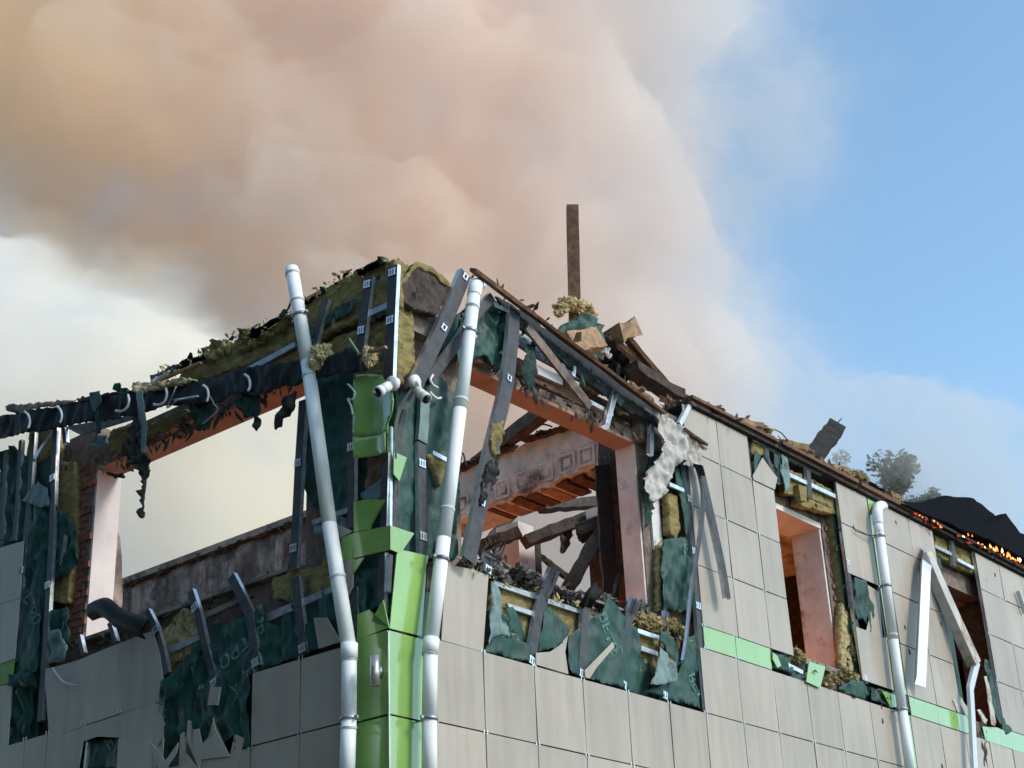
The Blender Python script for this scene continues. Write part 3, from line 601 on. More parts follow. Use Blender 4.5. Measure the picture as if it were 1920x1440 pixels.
# sill zone, right opening
cutbox('sill', 1.2, 4.18, .12, WO+WT+.02, 6.345, 6.37, 'concrete', B)
ins('R', [(925, 1092), (1000, 1118), (1090, 1150), (1200, 1180), (1300, 1215), (1316, 1330), (1195, 1300), (1000, 1245), (910, 1222)], -.10, lump=.012)
slab('facade_rail', 'R', [(926, 1088), (1000, 1112), (1092, 1144), (1093, 1152), (1000, 1122), (928, 1097)], -.05, .05, 'steel', B)
slab('facade_rail', 'R', [(952, 1131), (1000, 1146), (1000, 1155), (955, 1140)], -.04, .04, 'steel', B)
slab('facade_rail', 'R', [(1196, 1178), (1236, 1192), (1236, 1200), (1196, 1186)], -.03, .04, 'steel_bright', B); slab('facade_rail', 'R', [(1198, 1209), (1234, 1222), (1234, 1230), (1198, 1218)], -.03, .04, 'steel', B)
rail('R', [(1022, 1120), (1012, 1145), (1003, 1200), (997, 1243)], w=.115, clips=[.97], **T)
rail('R', [(1100, 1140), (1096, 1190), (1091, 1268)], w=.105, clips=[.97], **T)
rail('R', [(1196, 1125), (1180, 1165), (1175, 1220), (1168, 1290)], w=.10, clips=[.97], **T)
rail('R', [(1251, 1146), (1250, 1180), (1246, 1312)], w=.08, clips=[.97], off=-.03, **T)
rail('R', [(918, 1040), (914, 1075)], w=.12, sec=o_sec, clips=[.8], off=0, **T)
mem('R', [(908, 1222), (918, 1205), (925, 1190), (960, 1190), (985, 1205), (998, 1215), (994, 1242)], -.02, seed=41)
mem('R', [(918, 1090), (932, 1096), (945, 1140), (955, 1175), (955, 1195), (940, 1190), (925, 1195), (911, 1212), (916, 1150)], .0, m='membrane_pale', seed=42, amp=.05)
mem('R', [(948, 1140), (958, 1138), (970, 1160), (968, 1188), (956, 1186), (952, 1160)], .01, seed=43)
mem('R', [(1028, 1135), (1040, 1150), (1058, 1168), (1068, 1180), (1060, 1195), (1040, 1218), (1020, 1222), (1008, 1222), (1015, 1170)], -.02, seed=44)
m6 = mem('R', [(1068, 1192), (1100, 1165), (1128, 1150), (1138, 1118), (1165, 1140), (1180, 1165), (1195, 1180), (1200, 1210), (1190, 1298), (1105, 1272), (1070, 1262), (1064, 1225)], -.015, seed=45, amp=.03)
lettering(m6, 'R', 'ВЕТР', 1133, 1190, .17, math.radians(-62), 'print'); lettering(m6, 'R', 'МЕМБР', 1155, 1228, .075, math.radians(28), 'print')
mem('R', [(1237, 1184), (1262, 1195), (1272, 1218), (1283, 1240), (1270, 1250), (1252, 1222), (1236, 1200)], .03, seed=46)
mem('R', [(1240, 1212), (1248, 1222), (1268, 1248), (1270, 1278), (1238, 1285), (1218, 1284), (1228, 1250)], .045, m='membrane_pale', seed=47, amp=.03)
m7 = mem('R', [(1285, 1195), (1308, 1190), (1318, 1330), (1255, 1312), (1210, 1296), (1240, 1280), (1275, 1262)], -.03, seed=48)
lettering(m7, 'R', 'ВЕТ', 1298, 1290, .15, math.radians(-62), 'print')
lumps('insulation_tuft', [(P('R', 1195+i*13, 1158+i*4+random.uniform(-6, 6), -.10), (.09, .08, .07)) for i in range(7)], 'wool_fluff', B, amp=.7, kind='stuff')
# second window of the right facade: lintel zone and jamb
ins('R', [(1470, 880), (1510, 890), (1570, 925), (1578, 960), (1520, 935), (1470, 925)], -.08, lump=.008); ins('R', [(1494, 925), (1575, 960), (1570, 965), (1545, 960), (1494, 945)], -.07, lump=.006)
slab('insulation_board', 'R', [(1497, 908), (1513, 913), (1512, 940), (1502, 938)], .0, .08, 'wool', B)
slab('facade_rail', 'R', [(1480, 886), (1567, 927), (1567, 934), (1482, 894)], -.02, .03, 'steel_bright', B)
slab('facade_rail', 'R', [(1412, 818), (1500, 862), (1576, 898), (1576, 906), (1500, 870), (1412, 826)], -.02, .05, 'steel', B)
rail('R', [(1515, 872), (1520, 933)], w=.10, **T); rail('R', [(1437, 830), (1440, 858), (1450, 885)], w=.08, **T); rail('R', [(1458, 838), (1463, 905)], w=.07, **T)
rail('R', [(1571, 903), (1582, 1000), (1597, 1110), (1625, 1282)], w=.08, clips=[.5, .98], **T)
mem('R', [(1412, 845), (1424, 855), (1420, 880), (1411, 895)], -.03); mem('R', [(1447, 852), (1455, 850), (1458, 885), (1450, 878)], -.02)
mem('R', [(1468, 850), (1478, 862), (1486, 900), (1482, 922), (1472, 918), (1466, 890)], .02, m='membrane_pale'); mem('R', [(1460, 850), (1472, 862), (1474, 915), (1464, 905)], .0)
ins('R', [(1411, 828), (1430, 838), (1432, 850), (1420, 862), (1411, 850)], -.04)
mem('R', [(1592, 1080), (1600, 1150), (1590, 1140), (1586, 1060)], -.06); mem('R', [(1602, 1082), (1620, 1090), (1634, 1130), (1640, 1150), (1634, 1185), (1620, 1160), (1608, 1160), (1604, 1120)], .01, amp=.04)
ins('R', [(1578, 1130), (1592, 1150), (1600, 1200), (1608, 1260), (1580, 1258), (1576, 1200)], -.10, m='wool_fluff', lump=.05)
cutbox('sill', 6.97, 8.24, .12, .46, 6.45, 6.52, 'concrete', B)
mem('R', [(1450, 1222), (1480, 1235), (1484, 1250), (1510, 1272), (1495, 1280), (1478, 1262), (1455, 1252)], -.02)
mem('R', [(1575, 1290), (1595, 1275), (1615, 1278), (1628, 1300), (1622, 1312), (1600, 1308)], .0); mem('R', [(1632, 1288), (1662, 1296), (1680, 1308), (1688, 1330), (1634, 1312)], -.02)
slab('facade_rail', 'R', [(1478, 1243), (1506, 1257), (1506, 1264), (1480, 1252)], .0, .04, 'steel_bright', B)
broken('R', [(1449, 1223), (1458, 1230), (1465, 1248), (1458, 1252), (1449, 1236)], 'green', .02, 'green_panel')
broken('R', [(1517, 1240), (1548, 1250), (1538, 1290), (1512, 1278)], 'green', .03, 'green_panel'); broken('R', [(1654, 1295), (1680, 1303), (1682, 1326), (1670, 1326)], 'green', .02, 'green_panel')
rail('R', [(1508, 1243), (1508, 1275)], w=.05, **T); rail('R', [(1567, 1260), (1565, 1292)], w=.07, **T)
lumps('insulation_tuft', [(P('R', x, y, -.05), (.08, .07, .07)) for x, y in ((1585, 1265), (1598, 1272), (1550, 1285), (1498, 1235), (1560, 1275), (1490, 1228))], 'wool_fluff', B, amp=.8, kind='stuff')
# third window
ins('R', [(1752, 992), (1790, 1010), (1828, 1030), (1832, 1078), (1790, 1060), (1756, 1040)], -.08, m='wool', lump=.01)
slab('facade_rail', 'R', [(1753, 1021), (1785, 1036), (1785, 1042), (1754, 1027)], -.02, .03, 'steel', B); slab('facade_rail', 'R', [(1795, 1046), (1826, 1062), (1826, 1068), (1796, 1052)], -.02, .03, 'steel_bright', B)
rail('R', [(1786, 1010), (1790, 1062)], w=.09, **T); rail('R', [(1826, 1028), (1840, 1100), (1862, 1230), (1874, 1330), (1887, 1372)], w=.08, **T)
mem('R', [(1846, 1235), (1856, 1240), (1868, 1300), (1880, 1345), (1896, 1370), (1885, 1378), (1868, 1350), (1855, 1310)], .0, amp=.04)
mem('R', [(1838, 1330), (1845, 1345), (1850, 1440), (1838, 1440)], -.02, m='rag')
broken('R', [(1842, 1362), (1870, 1364), (1920, 1388), (1920, 1412), (1848, 1388)], 'green', .004, 'green_panel')
# impact and fixing marks on the panels
bm = bmesh.new()
for x, y in ((1697, 1176), (1705, 1220), (1655, 1352), (1767, 1437), (1653, 1324), (1789, 1351), (1680, 980), (1866, 1078), (1706, 1224), (1765, 1170)):
    c = P('R', x, y, .002); prism_bm([c+Vector((random.uniform(.6, 1)*.028*math.cos(a), 0, random.uniform(.7, 1.3)*.035*math.sin(a))) for a in [i*math.pi/4 for i in range(8)]], Vector((0, .003, 0)), bm)
obj('scorch_mark', bm, 'screw', B, kind='stuff')
# insulation fixings (dark washers)
for s, x, y, o in (('L', 710, 520, -.02), ('L', 711, 592, -.06), ('L', 700, 600, -.06), ('R', 784, 545, .08), ('R', 1528, 905, -.04), ('R', 1530, 948, -.03), ('L', 125, 878, -.08)):
    c = P(s, x, y, o); n = NRM(s); a = Vector((0, 0, 1)).cross(n)
    obj('fixing_washer', prism_bm([c+a*.03*math.cos(i*math.pi/5)+Vector((0, 0, .03*math.sin(i*math.pi/5))) for i in range(10)], n*.008), 'screw', B)
# shreds and flakes of the torn build-up along every broken edge
def flakes(name, s, path, n, spread, o0, o1, size, m, hang=0):
    bm = bmesh.new(); nn = NRM(s)
    for _ in range(n):
        f = random.random()*(len(path)-1); i = int(f); a, b = path[i], path[min(i+1, len(path)-1)]; f -= i
        c = P(s, a[0]+(b[0]-a[0])*f+random.gauss(0, spread*.5), a[1]+(b[1]-a[1])*f+random.gauss(0, spread*.5), random.uniform(o0, o1))
        z = size*random.uniform(.3, 1.2); d = Vector((random.uniform(-1, 1), random.uniform(-1, 1), random.uniform(-1, 1)-hang)).normalized(); e = d.cross(nn+Vector((random.uniform(-.6, .6), random.uniform(-.6, .6), random.uniform(-.6, .6)))).normalized()
        w_ = z*random.uniform(.15, .45); pts = [c, c+d*z*.4+e*w_, c+d*z+e*w_*random.uniform(-.3, .6), c+d*z*.7-e*w_*.5]
        prism_bm(pts, e.cross(d).normalized()*random.uniform(.003, .012), bm)
    return obj(name, bm, m, B, kind='stuff')
ET = [(290, 712), (345, 682), (400, 655), (470, 622), (540, 590), (600, 548), (660, 512), (735, 488)]
flakes('felt_shreds', 'L', ET, 16, 5, -.15, .0, .08, 'felt'); flakes('wool_shreds', 'L', ET, 170, 12, -.12, .03, .07, 'wool_fluff'); flakes('membrane_shreds', 'L', ET, 10, 8, -.05, .06, .12, 'membrane')
LE = [(185, 872), (275, 832), (360, 795), (450, 755), (560, 702)]
flakes('charred_shreds', 'L', LE, 90, 14, -.20, .02, .13, 'char_brown', .8); flakes('membrane_shreds', 'L', LE, 26, 14, -.1, .05, .14, 'rag_green', 1.2)
flakes('charred_shreds', 'R', [(880, 675), (985, 720), (1090, 770), (1195, 812)], 80, 12, -.20, -.05, .12, 'char_brown', .8)
flakes('wool_shreds', 'R', [(930, 610), (1040, 670), (1150, 730), (1210, 775)], 60, 16, -.15, .0, .09, 'wool_fluff'); flakes('membrane_shreds', 'R', [(925, 570), (1040, 660), (1150, 730), (1220, 780)], 40, 14, -.08, .05, .15, 'membrane', .6)
flakes('roof_shreds', 'R', [(890, 510), (1060, 625), (1240, 760), (1300, 750), (1400, 800), (1540, 868), (1700, 945)], 150, 5, -.25, .06, .13, 'timber_dark'); flakes('roof_shreds', 'R', [(1300, 752), (1400, 800), (1540, 868), (1700, 945)], 60, 4, -.2, .06, .10, 'felt')
flakes('sill_shreds', 'R', [(860, 1050), (925, 1080), (1040, 1110), (1200, 1165), (1300, 1205)], 170, 9, -.30, -.02, .10, 'char'); flakes('wool_shreds', 'R', [(860, 1050), (925, 1085), (1100, 1140), (1300, 1205)], 80, 10, -.2, .02, .07, 'wool_fluff')
flakes('sill_shreds', 'L', [(170, 1215), (300, 1165), (420, 1125), (560, 1070)], 90, 9, -.35, -.06, .10, 'char_brown'); flakes('sill_shreds', 'R', [(1480, 1235), (1600, 1285), (1680, 1310)], 50, 9, -.15, .03, .08, 'char_brown')
flakes('masonry_crumbs', 'R', [(1232, 850), (1245, 1000), (1255, 1140)], 50, 7, -.22, -.12, .07, 'wool_fluff'); flakes('masonry_crumbs', 'L', [(140, 870), (135, 1000), (120, 1200)], 40, 6, -.2, -.1, .07, 'brick')
flakes('charred_shreds', 'R', [(1562, 985), (1585, 1120), (1592, 1240)], 70, 8, -.2, -.08, .09, 'char_brown'); flakes('charred_shreds', 'R', [(1700, 955), (1800, 1000), (1915, 1055)], 120, 6, -.1, .08, .08, 'char')
# ================================================================ drainpipes
def pipe(label, s, pts, off, r, collars, clamps, elbow=None, top=False):
    q = [P(s, x, y, off) for x, y in pts]; t = thing('drainpipe', label, 'drainpipe', P(s, *pts[0], off), group='white plastic drainpipes')
    n = NRM(s)
    for a, b in zip(q, q[1:]): tube('pipe_section', [a, b+(b-a).normalized()*.012], r*random.uniform(.985, 1.0), 'pvc', t, 20, ref=n+Vector((.01, .01, .02)))
    def at(px, py):
        p = P(s, px, py, off); best = None
        for a, b in zip(q, q[1:]):
            f = max(0, min(1, (p-a).dot(b-a)/(b-a).length_squared)); c = a.lerp(b, f)
            if best is None or (c-p).length < best[0]: best = ((c-p).length, c, (b-a).normalized())
        return best[1], best[2]
    for x, y, h in collars:
        c, d = at(x, y); tube('pipe_socket', [c-d*h, c+d*h], r*1.10, 'pvc', t, 20, ref=n+Vector((.01, .01, .02)))
        tube('seal_ring', [c-d*(h+.012), c-d*(h+.001)], r*1.06, 'pvc_edge', t, 20, ref=n+Vector((.01, .01, .02)))
    for x, y in clamps:
        c, d = at(x, y); k = tube('pipe_clamp', [c-d*.014, c+d*.014], r*1.16, 'steel', t, 20, ref=n+Vector((.01, .01, .02)))
        a = d.cross(n).normalized(); bm = box_bm(-.008, .008, -.008, .008, -.02, .02)
        for sgn in (-1, 1):
            e = prism_bm([c+a*sgn*(r+.005)+d*.012+n*.01, c+a*sgn*(r+.04)+d*.012+n*.01, c+a*sgn*(r+.04)-d*.012+n*.01, c+a*sgn*(r+.005)-d*.012+n*.01], -n*.02); obj('clamp_ear', e, 'steel', k)
        bm.free(); tube('clamp_bolt', [c-n*r, c-n*(off+.05)], .006, 'steel', k, 6, ref=d)
    if elbow:
        e = curve_pts([q[-1]-(q[-1]-q[-2]).normalized()*.02] + [P(s, x, y, o) for x, y, o in elbow], 5)
        tube('elbow', e, r*1.08, 'pvc', t, 20, ref=n+Vector((.01, .01, .02)))
    return t, q
pipe('white drainpipe leaning left in front of the torn left opening', 'L', [(650, 1475), (654, 1350), (655, 1222), (618, 985), (577, 680), (547, 505)], .14, .066, [(655, 1222, .07), (651, 1365, .005), (636, 1080, .01), (580, 705, .008), (556, 565, .01), (549, 512, .012)], [(650, 1348), (566, 590)])
pipe('white drainpipe on the right side of the green corner, top bent back', 'R', [(805, 1475), (805, 1350), (807, 1215), (832, 1010), (862, 770), (889, 552)], .14, .064, [(807, 1212, .07), (838, 955, .006), (863, 750, .006), (886, 575, .015)], [(805, 1348), (823, 1047), (875, 618)], elbow=[(891, 540, .12), (895, 532, -.02), (902, 530, -.16)])
pipe('long white drainpipe on the green strip between the small windows', 'R', [(1712, 1480), (1692, 1335), (1675, 1200), (1650, 1010), (1646, 980)], .12, .064, [(1650, 1003, .008), (1660, 1098, .006), (1673, 1190, .006)], [(1640, 1000), (1660, 1098), (1690, 1330)], elbow=[(1645, 962, .12), (1648, 950, .06), (1656, 948, -.04)])
t = thing('pipe_bracket', 'thin bent steel bracket reaching the far drainpipe from the left', 'bracket', P('R', 1600, 1000, .0))
tube('arm', [P('R', 1600, 985, 0), P('R', 1603, 995, .03), P('R', 1625, 1003, .06), P('R', 1640, 1004, .08)], .007, 'wire', t, 6)
# leaning facade rails torn loose at the corner
def loose(name, label, cat, s, pts, w, d, m='steel', sec=u_sec, clips=None, group=None, twist=0):
    t = thing(name, label, cat, P(s, *pts[-1][:2], pts[-1][2]), group)
    q = curve_pts([P(s, *p) for p in pts], 4) if len(pts) > 2 else [P(s, *p) for p in pts]
    o = obj('profile', sweep_bm(q, NRM(s), sec(w, d), twist=twist), ['rail_face_shaded', 'steel_bright'] if m == 'steel' else m, t, face=NRM(s) if m == 'steel' else None)
    for tt in clips or []:
        f = tt*(len(q)-1); i = min(int(f), len(q)-2); c = q[i].lerp(q[i+1], f-i); dd = (q[i+1]-q[i]).normalized(); a = dd.cross(NRM(s)).normalized(); n = NRM(s); bm = bmesh.new()
        for da in (-.027, .02):
            c2 = c+a*da+n*.004; prism_bm([c2-a*.008-dd*.035, c2+a*.008-dd*.035, c2+a*.008+dd*.035, c2-a*.008+dd*.035], n*.008, bm)
        for dv in (-.03, .03):
            c2 = c+dd*dv+n*.004; prism_bm([c2-a*.03-dd*.006, c2+a*.03-dd*.006, c2+a*.03+dd*.006, c2-a*.03+dd*.006], n*.006, bm)
        obj('clip', bm, 'steel_bright', t)
    return t
loose('leaning_rail', 'wide steel rail leaning right above the corner camera', 'steel rail', 'R', [(874, 512, .10), (842, 590, .07), (800, 680, .05), (782, 722, .05)], .15, .06, clips=[.04, .42], group='bent facade rails')
loose('leaning_rail', 'narrow steel rail crossing behind the top of the right drainpipe', 'steel rail', 'R', [(924, 556, .04), (890, 595, .02), (850, 655, .0), (806, 712, .0)], .10, .06, group='bent facade rails')
loose('bent_strip', 'thin bright edge strip curving down beside the green casing', 'metal strip', 'R', [(782, 722, .06), (768, 738, .05), (752, 765, .04), (744, 800, .04), (742, 860, .03)], .028, .02, 'steel')
loose('bent_rail', 'long buckled steel rail hanging across the right opening', 'steel rail', 'R', [(966, 580, .05), (960, 660, .06), (950, 730, .08), (936, 790, .10), (917, 870, .12), (900, 960, .13), (880, 1050, .13)], .165, .05, clips=[.28, .80], group='bent facade rails')
tw = sheet('charred_wrap', 'R', [(921, 862), (936, 856), (932, 900), (920, 925), (900, 950), (903, 905), (912, 875)], .14, .02, 'char', None, amp=.02, wl=.12, sp=.03, lump=.05)[0]; tag(tw, 'charred black wrapping stuck on the long buckled rail', 'charred wrap')
tw = sheet('wool_scrap', 'R', [(922, 795), (944, 790), (938, 850), (925, 856), (919, 830)], .125, .02, 'wool', None, amp=.01, wl=.12, sp=.03, lump=.04)[0]; tag(tw, 'scorched yellow wool scrap in the buckled rail', 'insulation scrap')
loose('grey_batten', 'grey flat batten lying diagonally below the right roof edge', 'batten', 'R', [(990, 612, .06), (1108, 762, .10)], .12, .03, 'mortar', sec=b_sec)
loose('steel_stub', 'shiny steel stub hanging below the right lintel', 'steel stub', 'R', [(1155, 735, .03), (1138, 800, .05)], .07, .05, 'steel_bright', sec=o_sec)
loose('steel_stub', 'shiny steel stub above the white window reveal', 'steel stub', 'R', [(1224, 795, .0), (1222, 852, .0)], .07, .05, 'steel_bright', sec=o_sec)
loose('steel_stub', 'small bent steel stub sticking up beside the bright ladder strip', 'steel stub', 'R', [(1078, 686, .0), (1076, 705, .0)], .05, .03, 'steel_bright')
for lab, pts, w, m in (('dented grey rail end bent up over the rubble', [(1042, 1068, .10), (1035, 1085, .06), (1022, 1112, .02), (1018, 1126, .0)], .14, 'steel'), ('charred rail end tipped forward in the middle of the right sill', [(1128, 1100, .12), (1112, 1118, .08), (1102, 1142, .0)], .13, 'char'), ('grey rail end leaning right near the white reveal', [(1250-57, 1122, .08), (1185, 1150, .03)], .12, 'steel')):
    loose('rail_end', lab, 'rail end', 'R', pts, w, .05, m, sec=o_sec, group='bent rail ends on the right sill')
# dangling rails in front of the right panels
loose('dangling_rail', 'long grey rail dangling over pale panels from the white sheet', 'steel rail', 'R', [(1314, 872, .10), (1322, 905, .12), (1340, 985, .14), (1356, 1060, .15), (1366, 1122, .15)], .10, .05, group='dangling rails')
loose('dangling_rail', 'thin twisted rail dangling down to the torn sill', 'steel rail', 'R', [(1318, 885, .11), (1320, 950, .13), (1312, 1020, .12), (1298, 1110, .11), (1290, 1190, .09), (1282, 1240, .07)], .055, .03, group='dangling rails', twist=.5)
# white torn flashing by the third window
t = thing('torn_flashing', 'white sheet-metal flashing folded over beside the third window', 'flashing', P('R', 1743, 1038, .1))
obj('left_leg', sweep_bm([P('R', 1742, 1036, .06), P('R', 1737, 1060, .12), P('R', 1733, 1150, .16), P('R', 1727, 1280, .16)], NRM('R'), [(-.13, 0), (0, -.09), (.15, .02), (.15, .015), (0, -.10), (-.13, -.01)]), 'pvc_edge', t)
obj('right_leg', sweep_bm([P('R', 1742, 1034, .06), P('R', 1775, 1110, .16), P('R', 1835, 1243, .24)], NRM('R'), u_sec(.20, .14)), 'sheet_white', t)
obj('lower_leg', sweep_bm([P('R', 1834, 1240, .22), P('R', 1822, 1290, .18), P('R', 1825, 1340, .16), P('R', 1832, 1480, .16)], NRM('R'), u_sec(.12, .05)), 'pvc_edge', t)
for i, (a, b) in enumerate((((1791, 1298), (1815, 1345)), ((1786, 1312), (1800, 1338)), ((1845, 1268), (1865, 1362)), ((1833, 1330), (1850, 1358)))):
    p = sheet('white_scrap', 'R', [a, (a[0]+5, a[1]), (b[0]+3, b[1]-8), b, (b[0]-6, b[1]-4)], -.03+.04*i, .006, 'sheet_white', None, amp=.01, sp=.05)[0]
    tag(p, ['pointed white scrap in the foot of the third window', 'short white scrap left of the pointed one in the third window', 'long white strip hanging at the right jamb of the third window', 'crumpled white scrap right of the folded flashing'][i], 'scrap', 'white scraps in the third window')
tag(board('broken_rail_end', P('R', 1908, 1108, .05), P('R', 1922, 1150, .05), .07, .02, 'pvc_edge'), 'white broken strip end at the right picture edge', 'metal strip')

# ================================================================ cameras, lamp
def camera(label, s, base, head, off):
    t = thing('security_camera', label, 'security camera', P(s, *base, off), 'white bullet cameras')
    n = NRM(s); c = P(s, *base, off); tube('mount', [c-n*.03, c+n*.035], .062, 'cam_white', t, 20, ref=Vector((0, 0, 1)))
    h = P(s, *head, off+.10); tube('arm', curve_pts([c+n*.03, c.lerp(h, .5)+n*.03, h]), .015, 'cam_white', t, 10, ref=Vector((0, 0, 1)))
    d = (h-c).normalized()*.6 + n*.7 - Vector((0, 0, .55)); d.normalize(); h2 = h+d*.11
    tube('body', [h-d*.06, h+d*.06], .045, 'cam_white', t, 18, ref=Vector((.1, 0, 1))); tube('hood', [h+d*.05, h2], .050, 'cam_white', t, 18, ref=Vector((.1, 0, 1)))
    tube('lens', [h2-d*.02, h2+d*.004], .043, 'black_gloss', t, 18, ref=Vector((.1, 0, 1)))
    return t
camera('white bullet camera hanging left at the top of the green casing', 'L', (737, 719), (721, 728), .05)
camera('white bullet camera hanging right over the green membrane', 'R', (776, 716), (789, 738), .05)
t = thing('wall_lamp', 'brushed metal up-down lamp on the green corner panel', 'wall lamp', P('L', 711, 1259, .0))
c = P('L', 703, 1258, .10); tube('cylinder', [c-Vector((0, 0, .125)), c+Vector((0, 0, .125))], .040, 'lamp_metal', t, 24); tube('glass', [c+Vector((0, 0, .1251)), c+Vector((0, 0, .127))], .034, 'black_gloss', t, 20)
q = P('L', 711, 1260, .0); tube('wall_plate', [q+Vector((.0, 0, 0)), q+Vector((-.035, 0, 0))], .055, 'lamp_metal', t, 24, ref=Vector((0, 0, 1))); tube('bracket', [q+Vector((-.03, 0, 0)), Vector((c.x+.02, q.y, q.z))], .02, 'black_gloss', t, 12, ref=Vector((0, 0, 1)))

# ================================================================ sagging black flashing with hooks, rags
t = thing('sagging_flashing', 'long black eaves flashing sagging across the left opening', 'flashing', P('L', 300, 740, .1))
sheet('flashing_sheet', 'L', [(-40, 790), (0, 782), (60, 770), (120, 757), (175, 746), (240, 735), (325, 722), (400, 708), (440, 694), (480, 686), (557, 677), (600, 674), (659, 652), (672, 668), (690, 692), (640, 700), (590, 708), (557, 721), (520, 726), (506, 738), (480, 735), (420, 742), (408, 754), (375, 756), (320, 760), (250, 777), (175, 790), (100, 802), (0, 822), (-40, 830)], .14, .02, 'flashing', t, amp=.035, wl=.4, sp=.04, jag=.012)
sheet('upper_lip', 'L', [(8, 760), (40, 757), (120, 750), (143, 748), (130, 756), (60, 766), (30, 775), (12, 770)], .17, .015, 'concrete', t, amp=.02, wl=.2, sp=.05)
sheet('upper_lip', 'L', [(142, 745), (165, 744), (240, 730), (240, 737), (165, 752), (145, 752)], .165, .012, 'flashing', t, amp=.02, sp=.05)
for i, (x, y, sg) in enumerate(((50, 778, 1), (110, 768, 1), (232, 752, -1), (303, 740, -1), (385, 728, 1), (463, 708, 1))):
    a = [(x-4*sg, y-6), (x+3*sg, y), (x+6*sg, y+12), (x+(4 if sg > 0 else 10)*sg, y+22 if sg > 0 else y+20), (x+(2 if sg > 0 else 20)*sg, y+24 if sg > 0 else y+22)]
    if sg < 0: a = [(x+8, y-12), (x+10, y), (x+6, y+12), (x-4, y+19), (x-15, y+18)]
    tube('hook', curve_pts([P('L', px, py, .20+.01*k) for k, (px, py) in enumerate(a)], 4), .013, 'pvc_edge', t, 8, ref=Vector((-1, 0, .01)))
tube('rod', [P('L', 327, 750, .19), P('L', 372, 743, .19)], .012, 'steel_bright', t, 8)
tag(tube('twisted_wire', curve_pts([P('L', 330, 725, .21), P('L', 322, 745, .22), P('L', 313, 765, .21), P('L', 330, 752, .21)], 5), .008, 'steel', None, 6), 'thin grey wire bent over the black flashing', 'wire')
tag(tube('hanging_wire', curve_pts([P('L', 388, 735, .21), P('L', 395, 745, .22), P('L', 402, 758, .21), P('L', 407, 770, .2), P('L', 380, 795, .18)], 5), .006, 'steel', None, 6), 'thin wire hanging in a loop below the black flashing', 'wire')
def rag(label, pts, off, m='rag', s='L', amp=.05, name='charred_rag', **k):
    o = sheet(name, s, pts, off, .012, m, None, amp=amp, wl=.12, sp=.035, jag=.012, lump=.03, **k)[0]; return tag(o, label, 'rag', None)
t = thing('hanging_rag', 'long charred rag on a grey strap hanging into the left opening', 'rag', P('L', 262, 740, .2))
sheet('strap', 'L', [(253, 734), (268, 732), (272, 770), (276, 800), (273, 850), (264, 852), (262, 800)], .22, .006, 'membrane_pale', t, amp=.015, wl=.2, sp=.04, jag=.004)
sheet('charred_cloth', 'L', [(248, 770), (262, 775), (266, 830), (278, 858), (276, 885), (280, 880), (272, 905), (270, 935), (268, 950), (270, 968), (266, 972), (263, 955), (266, 930), (264, 900), (258, 880), (246, 870), (240, 882), (236, 880), (240, 855), (232, 835), (240, 820), (236, 805), (246, 800)], .20, .02, 'rag', t, amp=.05, wl=.1, sp=.03, jag=.014, lump=.05)
t = thing('knotted_cloth', 'dark green knotted cloth strip tied over the black flashing', 'cloth')
sheet('upper_fold', 'L', [(167, 736), (186, 732), (190, 752), (182, 768), (178, 775), (170, 758)], .21, .006, 'membrane', t, amp=.01, sp=.03, jag=.003)
sheet('tail', 'L', [(178, 770), (184, 770), (190, 800), (189, 812), (180, 812), (180, 795)], .19, .01, 'rag_green', t, amp=.02, sp=.03, jag=.005)
rag('dark green scrap sticking up over the black flashing', [(215, 720), (222, 716), (229, 728), (241, 730), (238, 738), (224, 737), (216, 732)], .2, 'membrane')
rag('crumpled blue-grey cloth stuffed below the flashing by the brick jamb', [(172, 825), (182, 818), (200, 816), (202, 832), (188, 840), (174, 842)], .0, 'membrane_pale')
rag('clump of burnt green cloth hanging in front of the left lintel', [(355, 760), (375, 745), (400, 760), (395, 785), (392, 806), (384, 800), (376, 808), (364, 806), (366, 790), (354, 780)], .1, 'rag_green')
rag('forked burnt rag hanging under the middle of the left lintel', [(448, 760), (462, 738), (485, 740), (488, 770), (482, 780), (486, 792), (480, 808), (473, 795), (472, 778), (455, 784)], .1, 'rag_green')
rag('black curled rag hanging near the leaning left drainpipe', [(543, 738), (556, 734), (552, 768), (540, 780), (530, 785), (528, 800), (516, 806), (511, 795), (518, 780), (528, 772), (532, 755)], .12)
rag('burnt fringe at the broken corner of the left lintel', [(200, 886), (212, 888), (228, 886), (226, 892), (212, 896), (204, 892)], -.15)
t = thing('melted_cable', 'melted pale cable curling beside the green casing', 'cable', P('L', 664, 722, .06)); tube('strand', curve_pts([P('L', x, y, .06) for x, y in ((652, 720), (660, 728), (666, 738), (660, 750), (652, 748), (658, 760), (662, 778))], 5), .010, 'cam_white', t, 8)
t = thing('melted_cable', 'pale curled cable ends on the green membrane by the right camera', 'cable', P('R', 812, 710, .0))
tube('strand', curve_pts([P('R', x, y, .01) for x, y in ((812, 703), (807, 712), (812, 722), (821, 727))], 5), .012, 'cam_white', t, 8); tube('strand', curve_pts([P('R', x, y, .01) for x, y in ((806, 735), (812, 742), (820, 747), (827, 746))], 5), .012, 'cam_white', t, 8)
tufts('wool_tuft', 'orange-lit tuft of wool on the flashing beside the left drainpipe', 'insulation tuft', [(P('L', 601, 668, .12), (.10, .11, .12)), (P('L', 594, 680, .12), (.07, .08, .10))], 'wool_pale', amp=.5)
tufts('wool_tuft', 'small pinkish wool tuft under the corner stick', 'insulation tuft', [(P('L', 692, 668, .10), (.06, .06, .09)), (P('L', 688, 678, .10), (.05, .05, .06))], 'wool_pale', amp=.5)
tag(board('stick', P('L', 672, 666, .14), P('L', 724, 651, .12), .035, .025, 'timber', rag=.003), 'short pale stick poking across the corner rails', 'stick')
